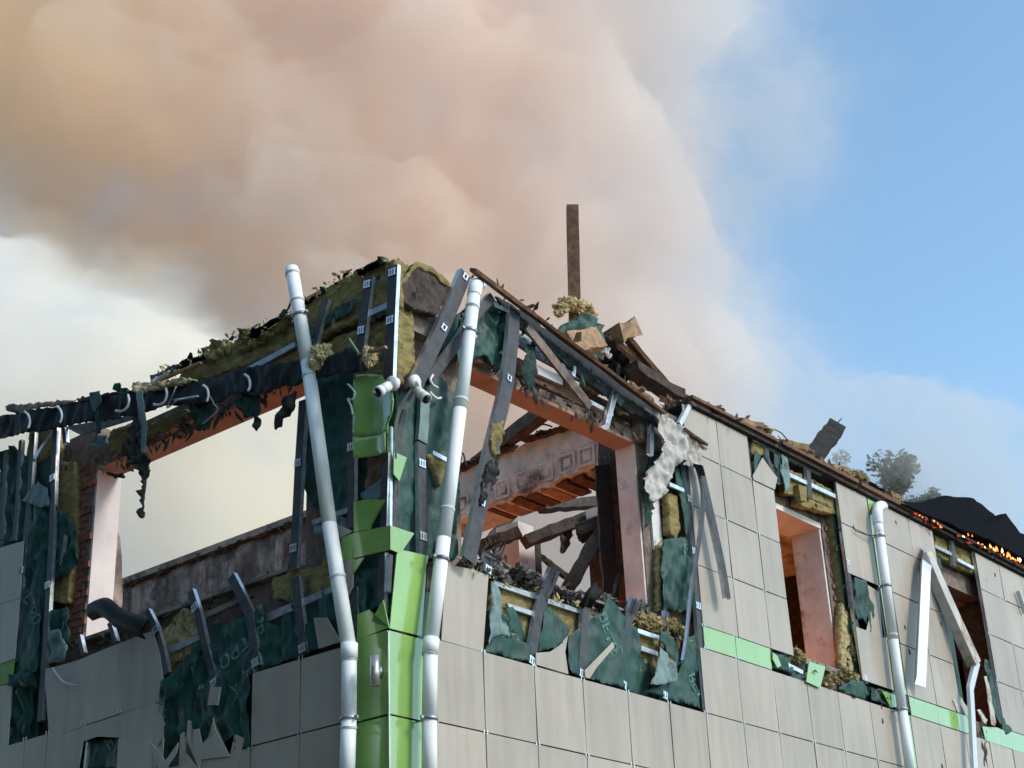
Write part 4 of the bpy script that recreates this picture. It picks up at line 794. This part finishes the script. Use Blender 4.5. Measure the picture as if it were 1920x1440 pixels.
tag(board('green_sliver', P('L', 655, 635, .15), P('L', 675, 665, .15), .02, .01, 'green'), 'thin green sliver above the flashing end', 'panel sliver')
# white-ish plastic film and sticks on the left parapet
rag('crumpled pale plastic film on the left roof edge', [(245, 724), (262, 716), (280, 718), (292, 706), (305, 698), (318, 694), (312, 706), (296, 718), (282, 728), (262, 732)], .08, 'sheet_white', name='plastic_film')
tag(board('roof_stick', P('L', 300, 713, .1), P('L', 378, 680, .05), .04, .025, 'timber', rag=.003), 'split wooden stick lying along the left roof edge', 'stick')
tag(sheet('pale_wool', 'L', [(246, 732), (262, 722), (300, 716), (330, 709), (352, 707), (364, 713), (345, 719), (318, 724), (290, 731), (262, 737)], .16, .05, 'wool_pale', None, amp=.02, wl=.12, sp=.025, jag=.012, lump=.06)[0], 'pale torn wool lying on the flashing of the left side', 'insulation')
tag(sheet('wool_clump', 'L', [(378, 676), (384, 658), (393, 652), (399, 641), (414, 637), (420, 643), (430, 648), (428, 662), (414, 668), (402, 676)], -.04, .08, 'wool_fluff', None, amp=.02, wl=.12, sp=.025, jag=.016, lump=.09)[0], 'brown wool clump standing on the left parapet', 'insulation clump')
tag(sheet('wool_clump', 'L', [(446, 654), (447, 632), (452, 618), (461, 616), (468, 622), (470, 634), (480, 636), (496, 628), (512, 616), (530, 606), (536, 594), (548, 588), (556, 592), (552, 606), (520, 624), (490, 645), (462, 656)], -.04, .08, 'wool', None, amp=.02, wl=.12, sp=.025, jag=.016, lump=.08)[0], 'yellow torn wool slab right of the brown clump on the left parapet', 'insulation clump')
# burnt twisted pipe lying on the left sill
q = curve_pts([P('L', 176, 1146, .10), P('L', 200, 1140, .15), P('L', 225, 1160, .16), P('L', 255, 1172, .16), P('L', 278, 1180, .14)], 5)
bm = sweep_bm(q, NRM('L'), [(-.10, .02), (-.06, .07), (0, .09), (.06, .07), (.10, 0), (.085, 0), (.05, .055), (0, .07), (-.05, .055), (-.085, .02)])
tag(obj('crushed_gutter', bm, 'flashing', smooth=True), 'crushed dark gutter piece sticking out over the left sill', 'gutter')
rag('black scrap on the sill under the crushed gutter', [(170, 1218), (185, 1204), (205, 1196), (206, 1206), (190, 1212)], -.02)
tag(sheet('plaster_fin', 'y6.5', [(205, 975), (212, 985), (225, 1005), (229, 1040), (229, 1130), (222, 1180), (208, 1180)], 0, .12, 'burnt_plaster', None, amp=.02, sp=.15)[0], 'curved broken plaster edge behind the white left reveal', 'broken plaster')

# ================================================================ things on the right roof edge
t = thing('timber_post', 'tall brown timber post standing upright above the right roof edge', 'timber post', P('y.9', 1078, 600))
b0, b1 = P('y.9', 1078, 605), P('y.9', 1073, 387); board('post', b0, b1, .145, .10, 'timber_dark', t, up=Vector((-.75, -.66, 0)), rag=.002)
tufts('wool_tuft', 'pale wool wrapped round the foot of the tall post', 'insulation tuft', [(P('y.85', x, y), (r*1.15, r, r*.8)) for x, y, r in ((1052, 578, .08), (1062, 568, .08), (1078, 575, .10), (1095, 580, .10), (1106, 592, .07), (1048, 588, .05))], 'wool_pale', amp=.75)
o = sheet('crumpled_membrane', 'y.7', [(1044, 625), (1062, 605), (1078, 598), (1100, 590), (1112, 592), (1128, 612), (1132, 640), (1120, 680), (1085, 668), (1060, 645)], 0, .05, 'membrane', None, amp=.08, wl=.2, sp=.05, lump=.06, backm='rag')[0]; tag(o, 'heap of crumpled green membrane under the tall post', 'crumpled membrane')
tag(board('timber_block', P('y.5', 1066, 646), P('y.5', 1120, 638), .26, .16, 'timber', up=Vector((.1, -.9, .3)), rag=.01), 'short thick timber block in front of the green membrane heap', 'timber block')
tufts('dark_bundle', 'dark bundle of felt between membrane heap and planks', 'felt bundle', [(P('y.8', 1140, 670), (.18, .16, .22)), (P('y.8', 1158, 690), (.16, .16, .18)), (P('y.8', 1150, 705), (.14, .14, .12))], 'felt', amp=.35)
tufts('grey_wrapping', 'small grey crumpled wrapping beside the dark bundle', 'wrapping', [(P('y.75', 1134, 662), (.08, .07, .12))], 'sheet_white', amp=.6)
for lab, a, b, o, w, th, m in (('long brown plank sloping along the right roof edge', (886, 506), (1245, 775), .12, .10, .035, 'timber_dark'), ('plank lying behind the membrane heap, sloping right', (1132, 628), (1212, 690), -.9, .20, .06, 'timber_dark'), ('splintered plank running down to the ladder-like strut', (1172, 630), (1282, 760), -.8, .15, .05, 'timber_dark'), ('thin stick below the splintered planks', (1182, 718), (1222, 750), -.05, .05, .04, 'timber')):
    s = 'R'; tag(board('plank', P(s, *a, o), P(s, *b, o), w, th, m, up=Vector((.0, -.45, .9)), rag=.006, seg=9), lab, 'plank', 'loose planks on the right roof edge')
tag(board('wood_lump', P('y.8', 1150, 630), P('y.8', 1182, 616), .22, .2, 'timber', rag=.03, seg=3), 'splintered wood lump on top of the roof planks', 'wood lump')
tag(board('charred_rafter', P('y.6', 1180, 690), P('y.6', 1270, 745), .24, .12, 'char_brown', rag=.015), 'charred rafter under the splintered planks', 'charred rafter')
tag(tube('blue_strut', [P('R', 1208, 764, .05), P('R', 1262, 800, .05)], .02, 'pvc_edge', None, 8), 'thin pale blue strut behind the white torn sheet', 'strut')
tag(board('short_board', P('R', 1278, 802, .10), P('R', 1320, 832, .10), .13, .03, 'timber_dark', up=Vector((0, -.5, .8)), rag=.004), 'short dark board above the white torn sheet', 'board')
tag(board('short_board', P('R', 1300, 828, .08), P('R', 1322, 842, .08), .06, .03, 'timber', up=Vector((0, -.5, .8)), rag=.004), 'tiny pale board end below the short dark board', 'board')
t = thing('torn_sheet', 'torn dirty white sheet hanging at the end of the right opening', 'torn sheet', P('R', 1230, 768, .1))
sheet('upper_flap', 'R', [(1227, 764), (1245, 770), (1262, 790), (1285, 805), (1308, 822), (1315, 850), (1317, 880), (1298, 872), (1276, 862), (1268, 848), (1250, 835), (1240, 815), (1232, 790)], .10, .004, 'sheet_white', t, amp=.055, wl=.2, sp=.024, jag=.003)
sheet('lower_flap', 'R', [(1246, 818), (1262, 840), (1270, 858), (1262, 885), (1250, 905), (1240, 930), (1222, 945), (1212, 930), (1203, 915), (1207, 900), (1222, 880), (1234, 850)], .08, .004, 'sheet_white', t, amp=.06, wl=.18, sp=.024, jag=.005)
sheet('twisted_end', 'R', [(1300, 868), (1316, 872), (1324, 895), (1318, 902), (1308, 885)], .11, .006, 'felt', t, amp=.01, sp=.03, jag=.003)
for lab, pts, d in (('first small brick-red board on the right roof edge', ((1378, 788), (1418, 796)), .16), ('second board on the roof edge, left of the charred beam', ((1463, 828), (1503, 838)), .16), ('third board on the roof edge, right of the charred beam', ((1548, 873), (1580, 880)), .14), ('fourth board on the roof edge, beside the long grey cap', ((1657, 926), (1678, 936)), .18)):
    (x0, y0), (x1, y1) = pts; tag(board('roof_board', P('y.15', x0, y0), P('y.15', x1, y1), .22, .07 if d < .17 else .11, 'timber', up=Vector((0, -.35, .9)), rag=.008), lab, 'board', 'short boards lying on the right roof edge')
t = thing('charred_beam', 'thick charred beam end with a nail sticking up from the roof edge', 'charred beam', P('y.5', 1522, 858)); board('beam', P('y.5', 1520, 862), P('y.5', 1568, 800), .26, .16, 'char', t, up=Vector((-.6, -.7, .3)), rag=.012, seg=12)
tube('nail', curve_pts([P('y.5', 1568, 802), P('y.5', 1573, 790), P('y.5', 1578, 785)], 3), .009, 'wire', t, 6)
tag(tube('bent_wire', curve_pts([P('y.3', x, y) for x, y in ((1432, 806), (1450, 805), (1465, 812), (1474, 822), (1478, 826))], 5), .008, 'wire', None, 6), 'thin wire arching over the roof edge', 'wire')
tufts('wool_tuft', 'flattened wool tufts along the right roof edge', 'insulation tuft', [(P('y.2', x, y), (.12, .1, .06)) for x, y in ((1422, 806), (1432, 810), (1510, 850), (1600, 893), (1612, 898))], 'wool_fluff', amp=.6)
tag(sheet('roof_flashing', 'y.2', [(1678, 928), (1692, 942), (1698, 955), (1680, 945), (1655, 930)], 0, .1, 'felt', None, amp=.01, sp=.1)[0], 'small dark cap behind the fourth roof board', 'roof cap')
tag(board('felt_strip', P('y.2', 1622, 905), P('y.2', 1655, 925), .12, .04, 'felt', rag=.01), 'black felt strip on the roof edge before the fourth board', 'felt strip')
# collapsed black roofing, burning from below
def roof(label, front, back):
    bm = bmesh.new(); A = [bm.verts.new(p) for p in front]; Bv = [bm.verts.new(p) for p in back]
    for i in range(len(A)-1): bm.faces.new((A[i], A[i+1], Bv[i+1], Bv[i]))
    bmesh.ops.subdivide_edges(bm, edges=bm.edges, cuts=5, use_grid_fill=True)
    for v in bm.verts: v.co += Vector((0, 0, 1))*.02*nz(v.co, 2.2) + Vector((.3, -.6, 0))*.02*nz(v.co+Vector((9, 0, 0)), 3.1)
    r = bmesh.ops.solidify(bm, geom=bm.faces, thickness=.03); o = obj('collapsed_roofing', bm, 'felt'); return tag(o, label, 'roofing', 'collapsed roofing sheets')
yv = 'y.25'
roof('humped black roofing sheet nearest the tree, glowing below', [P('y-.12', x, y) for x, y in ((1690, 944), (1716, 955), (1760, 972), (1800, 991), (1850, 1012), (1880, 1026))], [P('y1.6', x, y) for x, y in ((1694, 940), (1722, 942), (1769, 929), (1825, 934), (1862, 962), (1882, 990))])
roof('second black roofing sheet folding down at the right edge', [P('y-.16', x, y) for x, y in ((1800, 990), (1840, 1006), (1880, 1025), (1960, 1066))], [P('y1.3', x, y) for x, y in ((1828, 975), (1886, 962), (1912, 998), (1960, 1015))])
roof('low black roofing sheet tucked behind the humped one', [P('y.9', x, y) for x, y in ((1780, 985), (1840, 1010), (1900, 1040))], [P('y1.9', x, y) for x, y in ((1790, 950), (1850, 968), (1898, 995))])

# ================================================================ inside the right opening: charred structure
def inside(label, a, b, ya, yb, w, th, m='char_brown', name='charred_timber', rag=.012, grp='charred timbers inside the right opening', up=Vector((-.75, -.66, 0))):
    return tag(board(name, P('y%g' % ya, *a), P('y%g' % yb, *b), w, th, m, up=up, rag=rag, seg=10), label, 'charred timber', grp)
inside('thick dark beam rising right above the coffered frieze', (890, 875), (1022, 768), 3.6, 1.6, .20, .14)
inside('black post close to the white reveal', (1128, 875), (1145, 1125), .9, .9, .16, .16, 'char')
inside('brown scorched post between black post and white reveal', (1154, 855), (1166, 1128), .8, .8, .13, .1, 'timber_dark')
inside('black board filling the corner beside the white reveal', (1140, 800), (1153, 1130), 1.05, 1.05, .24, .1, 'char')
inside('top horizontal timber under the coffered frieze', (1010, 950), (1135, 942), 3.2, 3.2, .14, .12)
inside('middle heavy timber sloping up to the black post', (985, 1016), (1135, 958), 3.0, 2.6, .15, .14)
inside('dark brace slanting down from the black post', (1132, 988), (1064, 1104), 2.4, 2.4, .17, .12, 'char')
inside('thin brace crossing low behind the white column', (1004, 1036), (1065, 1084), 3.6, 3.6, .07, .06)
inside('lower timber left of the white column', (858, 1040), (975, 998), 3.8, 3.2, .14, .12)
inside('slanting brown board left of the white column', (900, 1035), (962, 962), 4.2, 4.2, .14, .06)
inside('thin charred stick leaning at the foot of the reveal', (1168, 1060), (1146, 1120), .55, .55, .035, .03, 'char')
inside('broken black stub under the middle timber', (1098, 985), (1110, 1005), 2.6, 2.5, .3, .2, 'char')
t = thing('white_column', 'smoke-stained white column standing inside the right opening', 'column', P('y3.4', 985, 1100)); c = P('y3.4', 980, 1100)
cutbox('shaft', c.x-.16, c.x+.16, 3.30, 3.68, 5.42, 8.75, 'plaster_warm', t); cutbox('charred_casing', c.x+.165, c.x+.42, 3.40, 3.72, 5.42, 8.6, 'char_brown', t)
rag('scorched rag hanging from the middle timber inside', [(1050, 995), (1062, 990), (1072, 1000), (1070, 1012), (1060, 1035), (1054, 1038), (1052, 1015)], -2.8, 'char_brown', 'R')
for i, (pts, lab) in enumerate(((((1000, 795), (1022, 796), (1035, 800)), 'upper bent rebar over the coffered frieze'), (((1006, 808), (1012, 812), (1014, 820)), 'small hooked rebar above the frieze'), (((858, 852), (868, 850), (873, 868), (876, 875)), 'bent rebar on the left end of the frieze'))):
    tag(tube('rebar', curve_pts([P('x4.8', x, y) for x, y in pts], 3), .012, 'wire', None, 6), lab, 'rebar', 'bent rebars on the frieze')
tag(tube('rebar', curve_pts([P('x4.8', x, y) for x, y in ((518, 988), (524, 993), (530, 1000))], 3), .01, 'wire', None, 6), 'bent rebar on the charred inner wall', 'rebar')
tufts('rubble', 'charred rubble on top of the coffered frieze', 'rubble', [(P('x4.9', x, y), (random.uniform(.05, .12), random.uniform(.06, .16), random.uniform(.02, .05))) for x, y in [(1000+i*7+random.uniform(-4, 4), 823-i*2.2) for i in range(14)]+[(860+i*9, 880-i*3.5) for i in range(12)]], 'char_brown', amp=.6)
tufts('rubble', 'crumbs of rubble on the charred inner wall top', 'rubble', [(P('x4.9', 250+i*13+random.uniform(-5, 5), 1092-i*4.8), (.07, random.uniform(.05, .2), random.uniform(.02, .07))) for i in range(26)], 'char_brown', amp=.7)
its = []
for i in range(46):
    x = random.uniform(850, 1210); y = 1062+(x-850)*.24 + random.uniform(-12, 8) + (10 if x > 1000 else -4); its.append((P('R', x, y, random.uniform(-.45, -.12)), (random.uniform(.06, .15), random.uniform(.06, .12), random.uniform(.03, .08))))
lp = lumps('ash_heap', its, 'ash', None, amp=.85, sub=3, sc=5); tag(lp, 'heap of grey ash and charred scraps along the right sill', 'ash heap')
for i in range(22):
    x = random.uniform(860, 1200); y = 1070+(x-850)*.235; c = P('R', x, y, -.25); d = Vector((random.uniform(-1, 1), random.uniform(-.6, .4), random.uniform(-.2, .9))).normalized()
    tag(board('charred_stick', c-d*.12, c+d*random.uniform(.1, .25), .03, .02, 'char', rag=.008, seg=3), 'small charred stick in the ash on the right sill', 'charred stick', 'small charred sticks in the ash')
t = thing('tangled_scrap', 'tangle of burnt wires and scraps left on the right sill', 'burnt tangle', P('R', 925, 1040, -.3))
for i in range(6):
    a = [P('R', 900+random.uniform(-5, 50), 1050+random.uniform(-45, 35), -.3+random.uniform(-.1, .1)) for _ in range(4)]; tube('strand', curve_pts(a, 5), .008, 'char', t, 5)
lumps('crust', [(P('R', 920, 1052, -.35), (.13, .1, .08))], 'ash', t, amp=.9)
tag(tube('hanging_cable', curve_pts([P('L', 98, 1252, .02), P('L', 115, 1275, .03), P('L', 132, 1283, .03), P('L', 146, 1285, .02)], 6), .008, 'pvc_edge', None, 6), 'pale cable drooping across the left beige panels', 'cable')

# ================================================================ fire inside and under the far roofing
def flames(label, pts, size, name='flames'):
    t = thing(name, label, 'fire', pts[0])
    for p in pts:
        for k in range(2):
            r = size*random.uniform(.2, .5); q = p+Vector((random.uniform(-1, 1)*size, random.uniform(-.5, .5)*size, random.uniform(-.3, .5)*size)); h = r*random.uniform(1.6, 3.2); bm = bmesh.new(); rings = []; ph = random.random()*6
            for a in range(7):
                f = a/6; w_ = r*math.sin(math.pi*(f*.8+.2))*(1-f)**.5; c = q+Vector((math.sin(f*3+ph)*r*.5, math.cos(f*2+ph)*r*.3, f*h))
                rings.append([bm.verts.new(c+Vector((math.cos(b)*w_, math.sin(b)*w_*.7, random.uniform(-.2, .2)*r))) for b in [i*math.pi/4 for i in range(8)]])
            for r0, r1 in zip(rings, rings[1:]):
                for b in range(8): bm.faces.new((r0[b], r0[(b+1) % 8], r1[(b+1) % 8], r1[b]))
            bm.faces.new(rings[0][::-1]); obj('flame', bm, 'flame', t, smooth=True)
    return t
for lab, pts, z in (('small flames at the roof edge before the third window', ((1752, 980), (1758, 984), (1764, 989)), .035), ('tiny flame low at the roof edge, leftmost', ((1724, 968), (1729, 971)), .025), ('narrow flames in the fold between the roofing sheets', ((1808, 1008), (1815, 1005), (1823, 1006)), .032), ('bright curled flame right of the narrow ones', ((1836, 1021), (1843, 1022), (1848, 1028)), .032), ('orange flame patch under the second roofing sheet', ((1862, 1028), (1868, 1031), (1874, 1035), (1881, 1037)), .06), ('largest orange flame at the right picture edge', ((1893, 1044), (1899, 1049), (1906, 1050), (1912, 1052)), .06)):
    flames(lab, [P('y-.13', x, y) for x, y in pts], z)
lp = lumps('embers', [(P('y-.09', x+random.uniform(-5, 5), 961+(x-1700)*.467+random.uniform(-4, 3)), (.045, .025, .016)) for x in (1712, 1735, 1745, 1756, 1762, 1800, 1812, 1822, 1838, 1846, 1862, 1870, 1878, 1892, 1900, 1908, 1915)], 'ember', None, amp=.6, kind='stuff'); lp['label'] = 'glowing embers along the burning right roof edge'
lp = lumps('embers', [(P('y3.5', x, y), (.06, .05, .03)) for x, y in ((1478, 1152), (1488, 1153), (1500, 1160), (1492, 1163), (1470, 1020), (1476, 1048))], 'flame', None, amp=.7, kind='stuff'); lp['label'] = 'glowing ember lines inside the second window'
tufts('flames', 'fire burning on the floor inside the right opening', 'fire', [(Vector((2.6+i*.5, 2.6+.3*(i % 2), 5.75)), (.35, .3, .45)) for i in range(5)], 'flame', amp=.5)
tufts('flames', 'fire burning on the floor inside the second window', 'fire', [(Vector((7.2+i*.35, 1.7, 5.7)), (.4, .3, .4)) for i in range(6)], 'flame', amp=.5)
def firelight(loc, e, r=.6, c=(1, .30, .09)):
    l = bpy.data.lights.new('firelight', 'POINT'); l.energy = e; l.color = c; l.shadow_soft_size = r; o = bpy.data.objects.new('firelight', l); C.objects.link(o); o.location = loc
firelight((2.8, 1.5, 5.95), 24); firelight((7.3, 1.5, 6.1), 26, .3); firelight((12.0, 1.6, 6.1), 12, .3); firelight((5.2, 2.6, 6.6), 5, .3)
# ================================================================ trees beyond the roof
def tree(label, px, py, D, R, n, seed, trunk_h=6):
    random.seed(seed); top = px_at(px, py, D); t = thing('tree', label, 'tree', (top.x, top.y, 0), 'trees beyond the roof')
    base = Vector((top.x, top.y, 0)); fork = Vector((top.x, top.y, top.z-R*1.6)); bm = bmesh.new()
    def limb(a, b, r0, r1):
        d = (b-a).normalized(); s = d.orthogonal().normalized(); u = d.cross(s); k = 7; A = []; Bq = []
        for i in range(k):
            f = i*2*math.pi/k; A.append(bm.verts.new(a+(s*math.cos(f)+u*math.sin(f))*r0)); Bq.append(bm.verts.new(b+(s*math.cos(f)+u*math.sin(f))*r1))
        for i in range(k): bm.faces.new((A[i], A[(i+1) % k], Bq[(i+1) % k], Bq[i]))
    limb(base, fork, .28, .18); cl = []
    for i in range(n):
        a = random.uniform(0, 6.283); e = random.uniform(-.5, 1.1); rr = R*random.uniform(.45, 1.0)
        c = Vector((top.x, top.y, top.z-R)) + Vector((math.cos(a)*math.cos(e), math.sin(a)*math.cos(e), math.sin(e)))*rr; limb(fork, c, .07, .02); cl.append((c, R*random.uniform(.13, .26)))
    obj('trunk', bm, 'bark', t); bm = bmesh.new()
    for c, r in cl:
        for k in range(int(230*r)+26):
            d = Vector((random.gauss(0, 1), random.gauss(0, 1), random.gauss(0, .8))).normalized()*r*random.uniform(.2, 1)**.5; p = c+d; z = random.uniform(.07, .13)
            a = Vector((random.uniform(-1, 1), random.uniform(-1, 1), random.uniform(-.6, .6))).normalized(); b = a.orthogonal().normalized()
            vs = [bm.verts.new(p+a*z), bm.verts.new(p+b*z*.6), bm.verts.new(p-a*z), bm.verts.new(p-b*z*.6)]; bm.faces.new(vs)
    obj('crown', bm, 'leaf', t, kind='stuff'); return t
tree('hazy broadleaf tree rising behind the right roof edge', 1645, 856, 41, 1.6, 46, 3); tree('lower hazy treetop left of the main tree', 1560, 850, 48, 1.2, 10, 5); tree('small bush-like treetop left of the main tree foot', 1598, 880, 44, .9, 9, 7)
tree('distant pale treetop behind the charred inner wall', 268, 1092, 40, 1.6, 16, 9)
# unseen tree row added to keep the open sky off the left facade
for i, (x, y, R_) in enumerate(((-13.5, -5.5, 4.2), (-13.5, 2, 4.4), (-14.5, 9, 4.8), (-13, 16, 4.6), (-14.5, 23, 4.5))):
    random.seed(40+i); t = thing('tree', ['dense street tree beside the camera, left of the frame', 'dense street tree nearest the building corner, left of the frame', 'dense street tree second from the camera, left of the frame', 'dense street tree third from the camera, left of the frame', 'dense street tree farthest from the camera, left of the frame'][i], 'tree', (x, y, 0), 'street trees opposite the left facade')
    tube('trunk', [Vector((x, y, 0)), Vector((x+.2, y, 4)), Vector((x, y+.2, 9))], .26, 'bark', t, 9); bm = bmesh.new()
    for k in range(5200):
        d = Vector((random.gauss(0, 1), random.gauss(0, 1), random.gauss(0, 1))).normalized()*random.uniform(.3, 1)**.4
        k2 = 1+.25*noise.noise(d*2.2+Vector((i*7, 0, 0))); p = Vector((x, y, 8.6))+Vector((d.x*R_*1.08, d.y*R_*1.08, d.z*7.6+1.2))*k2
        a = Vector((random.uniform(-1, 1), random.uniform(-1, 1), random.uniform(-.6, .6))).normalized()*.26; b = a.orthogonal()*.7
        bm.faces.new([bm.verts.new(p+a), bm.verts.new(p+b), bm.verts.new(p-a), bm.verts.new(p-b)])
    obj('crown', bm, 'leaf', t, kind='stuff')
random.seed(11)
# ================================================================ smoke
def volume_mat(name, build):
    m = bpy.data.materials.new(name); m.use_nodes = True
    n = m.node_tree.nodes; n.clear(); out = n.new('ShaderNodeOutputMaterial')
    pv = n.new('ShaderNodeVolumePrincipled'); m.node_tree.links.new(pv.outputs[0], out.inputs['Volume'])
    build(m.node_tree, pv); return m
def smoke_nodes(lo, hi, fm, fx, scale, stops, aniso=.2, sooty=0):
    def f(nt, pv):
        N = nt.nodes; L = nt.links
        g = N.new('ShaderNodeNewGeometry')
        n1 = N.new('ShaderNodeTexNoise'); n1.inputs['Scale'].default_value = scale; n1.inputs['Detail'].default_value = 4; n1.inputs['Roughness'].default_value = .6
        L.new(g.outputs['Position'], n1.inputs['Vector'])
        mr = N.new('ShaderNodeMapRange'); L.new(n1.outputs['Fac'], mr.inputs['Value'])
        mr.inputs['From Min'].default_value = fm; mr.inputs['From Max'].default_value = fx
        mr.inputs['To Min'].default_value = lo; mr.inputs['To Max'].default_value = hi
        L.new(mr.outputs[0], pv.inputs['Density'])
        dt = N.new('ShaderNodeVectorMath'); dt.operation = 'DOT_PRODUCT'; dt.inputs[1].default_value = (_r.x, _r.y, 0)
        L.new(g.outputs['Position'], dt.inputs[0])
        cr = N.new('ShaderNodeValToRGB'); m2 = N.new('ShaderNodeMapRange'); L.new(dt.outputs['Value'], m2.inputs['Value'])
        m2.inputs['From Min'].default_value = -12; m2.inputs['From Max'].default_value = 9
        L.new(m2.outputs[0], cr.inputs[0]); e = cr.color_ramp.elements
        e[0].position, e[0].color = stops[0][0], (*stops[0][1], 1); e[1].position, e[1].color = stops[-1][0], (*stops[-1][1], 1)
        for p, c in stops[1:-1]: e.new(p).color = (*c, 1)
        # sooty brown-grey pockets inside the plume
        n2 = N.new('ShaderNodeTexNoise'); n2.inputs['Scale'].default_value = scale*.55; n2.inputs['Detail'].default_value = 3; L.new(g.outputs['Position'], n2.inputs['Vector'])
        m4 = N.new('ShaderNodeMapRange'); m4.inputs['From Min'].default_value = .48; m4.inputs['From Max'].default_value = .62; m4.inputs['To Max'].default_value = sooty; L.new(n2.outputs['Fac'], m4.inputs['Value'])
        mx = N.new('ShaderNodeMix'); mx.data_type = 'RGBA'; L.new(m4.outputs[0], mx.inputs['Factor']); L.new(cr.outputs[0], mx.inputs['A']); mx.inputs['B'].default_value = (.84, .77, .73, 1)
        L.new(mx.outputs['Result'], pv.inputs['Color']); pv.inputs['Anisotropy'].default_value = aniso
    return f
def smooth(a, b, t):
    t = max(0, min(1, (t-a)/(b-a))); return t*t*(3-2*t)
def pillow(name, label, D, blobs, depth, mat, x0, x1, y0, y1, n=100, nzs=.35, seed=0):
    dirv = Vector((math.cos(YAW), math.sin(YAW), 0)); bm = bmesh.new(); V = {}
    nx = n; ny = int(n*(y1-y0)/(x1-x0))
    def field(x, y):
        s = sum(wt*math.exp(-1.6*(((x-bx)/rx)**2+((y-by)/ry)**2)) for bx, by, rx, ry, wt in blobs)
        return max(0, s*(1+nzs*noise.fractal(Vector((x/260+seed, y/260, seed*2.3)), .7, 2.1, 4))-.06)
    for j in range(ny+1):
        for i in range(nx+1):
            x = x0+(x1-x0)*i/nx; y = y0+(y1-y0)*j/ny; t = field(x, y)
            if i in (0, nx) or j in (0, ny): t = 0
            if t <= 0: V[i, j] = (None, px_at(x, y, D)); continue
            t = min(t, 1.35)*smooth(0, 1.15, t)
            if t < .012: V[i, j] = (None, px_at(x, y, D)); continue
            base = px_at(x, y, D); nn = noise.fractal(base*.22, .6, 2.2, 4)
            V[i, j] = (t, base, base-dirv*depth*t*(.5+.2*nn), base+dirv*depth*t*(.5-.2*nn))
    vf = {}; vb = {}
    def vert(k, front):
        v = V[k]
        if v[0] is None:
            if k not in vf: vf[k] = bm.verts.new(v[1])
            vb[k] = vf[k]; return vf[k]
        d = vf if front else vb
        if k not in d: d[k] = bm.verts.new(v[2] if front else v[3])
        return d[k]
    for j in range(ny):
        for i in range(nx):
            ks = [(i, j), (i+1, j), (i+1, j+1), (i, j+1)]
            if all(V[k][0] is None for k in ks): continue
            bm.faces.new([vert(k, True) for k in ks[::-1]]); bm.faces.new([vert(k, False) for k in ks])
    me = bpy.data.meshes.new(name); bm.to_mesh(me); bm.free(); me.materials.append(mat)
    o = bpy.data.objects.new(name, me); C.objects.link(o); o['kind'] = 'stuff'; o['label'] = label; return o
SM = volume_mat('smoke', smoke_nodes(.05, .62, .36, .70, .30, [(0, (1.0, .81, .58)), (.35, (.995, .82, .68)), (.70, (.98, .85, .775)), (.90, (.945, .915, .905))], 0, .62))  # orange fire and sun glow put into the smoke's colour stops
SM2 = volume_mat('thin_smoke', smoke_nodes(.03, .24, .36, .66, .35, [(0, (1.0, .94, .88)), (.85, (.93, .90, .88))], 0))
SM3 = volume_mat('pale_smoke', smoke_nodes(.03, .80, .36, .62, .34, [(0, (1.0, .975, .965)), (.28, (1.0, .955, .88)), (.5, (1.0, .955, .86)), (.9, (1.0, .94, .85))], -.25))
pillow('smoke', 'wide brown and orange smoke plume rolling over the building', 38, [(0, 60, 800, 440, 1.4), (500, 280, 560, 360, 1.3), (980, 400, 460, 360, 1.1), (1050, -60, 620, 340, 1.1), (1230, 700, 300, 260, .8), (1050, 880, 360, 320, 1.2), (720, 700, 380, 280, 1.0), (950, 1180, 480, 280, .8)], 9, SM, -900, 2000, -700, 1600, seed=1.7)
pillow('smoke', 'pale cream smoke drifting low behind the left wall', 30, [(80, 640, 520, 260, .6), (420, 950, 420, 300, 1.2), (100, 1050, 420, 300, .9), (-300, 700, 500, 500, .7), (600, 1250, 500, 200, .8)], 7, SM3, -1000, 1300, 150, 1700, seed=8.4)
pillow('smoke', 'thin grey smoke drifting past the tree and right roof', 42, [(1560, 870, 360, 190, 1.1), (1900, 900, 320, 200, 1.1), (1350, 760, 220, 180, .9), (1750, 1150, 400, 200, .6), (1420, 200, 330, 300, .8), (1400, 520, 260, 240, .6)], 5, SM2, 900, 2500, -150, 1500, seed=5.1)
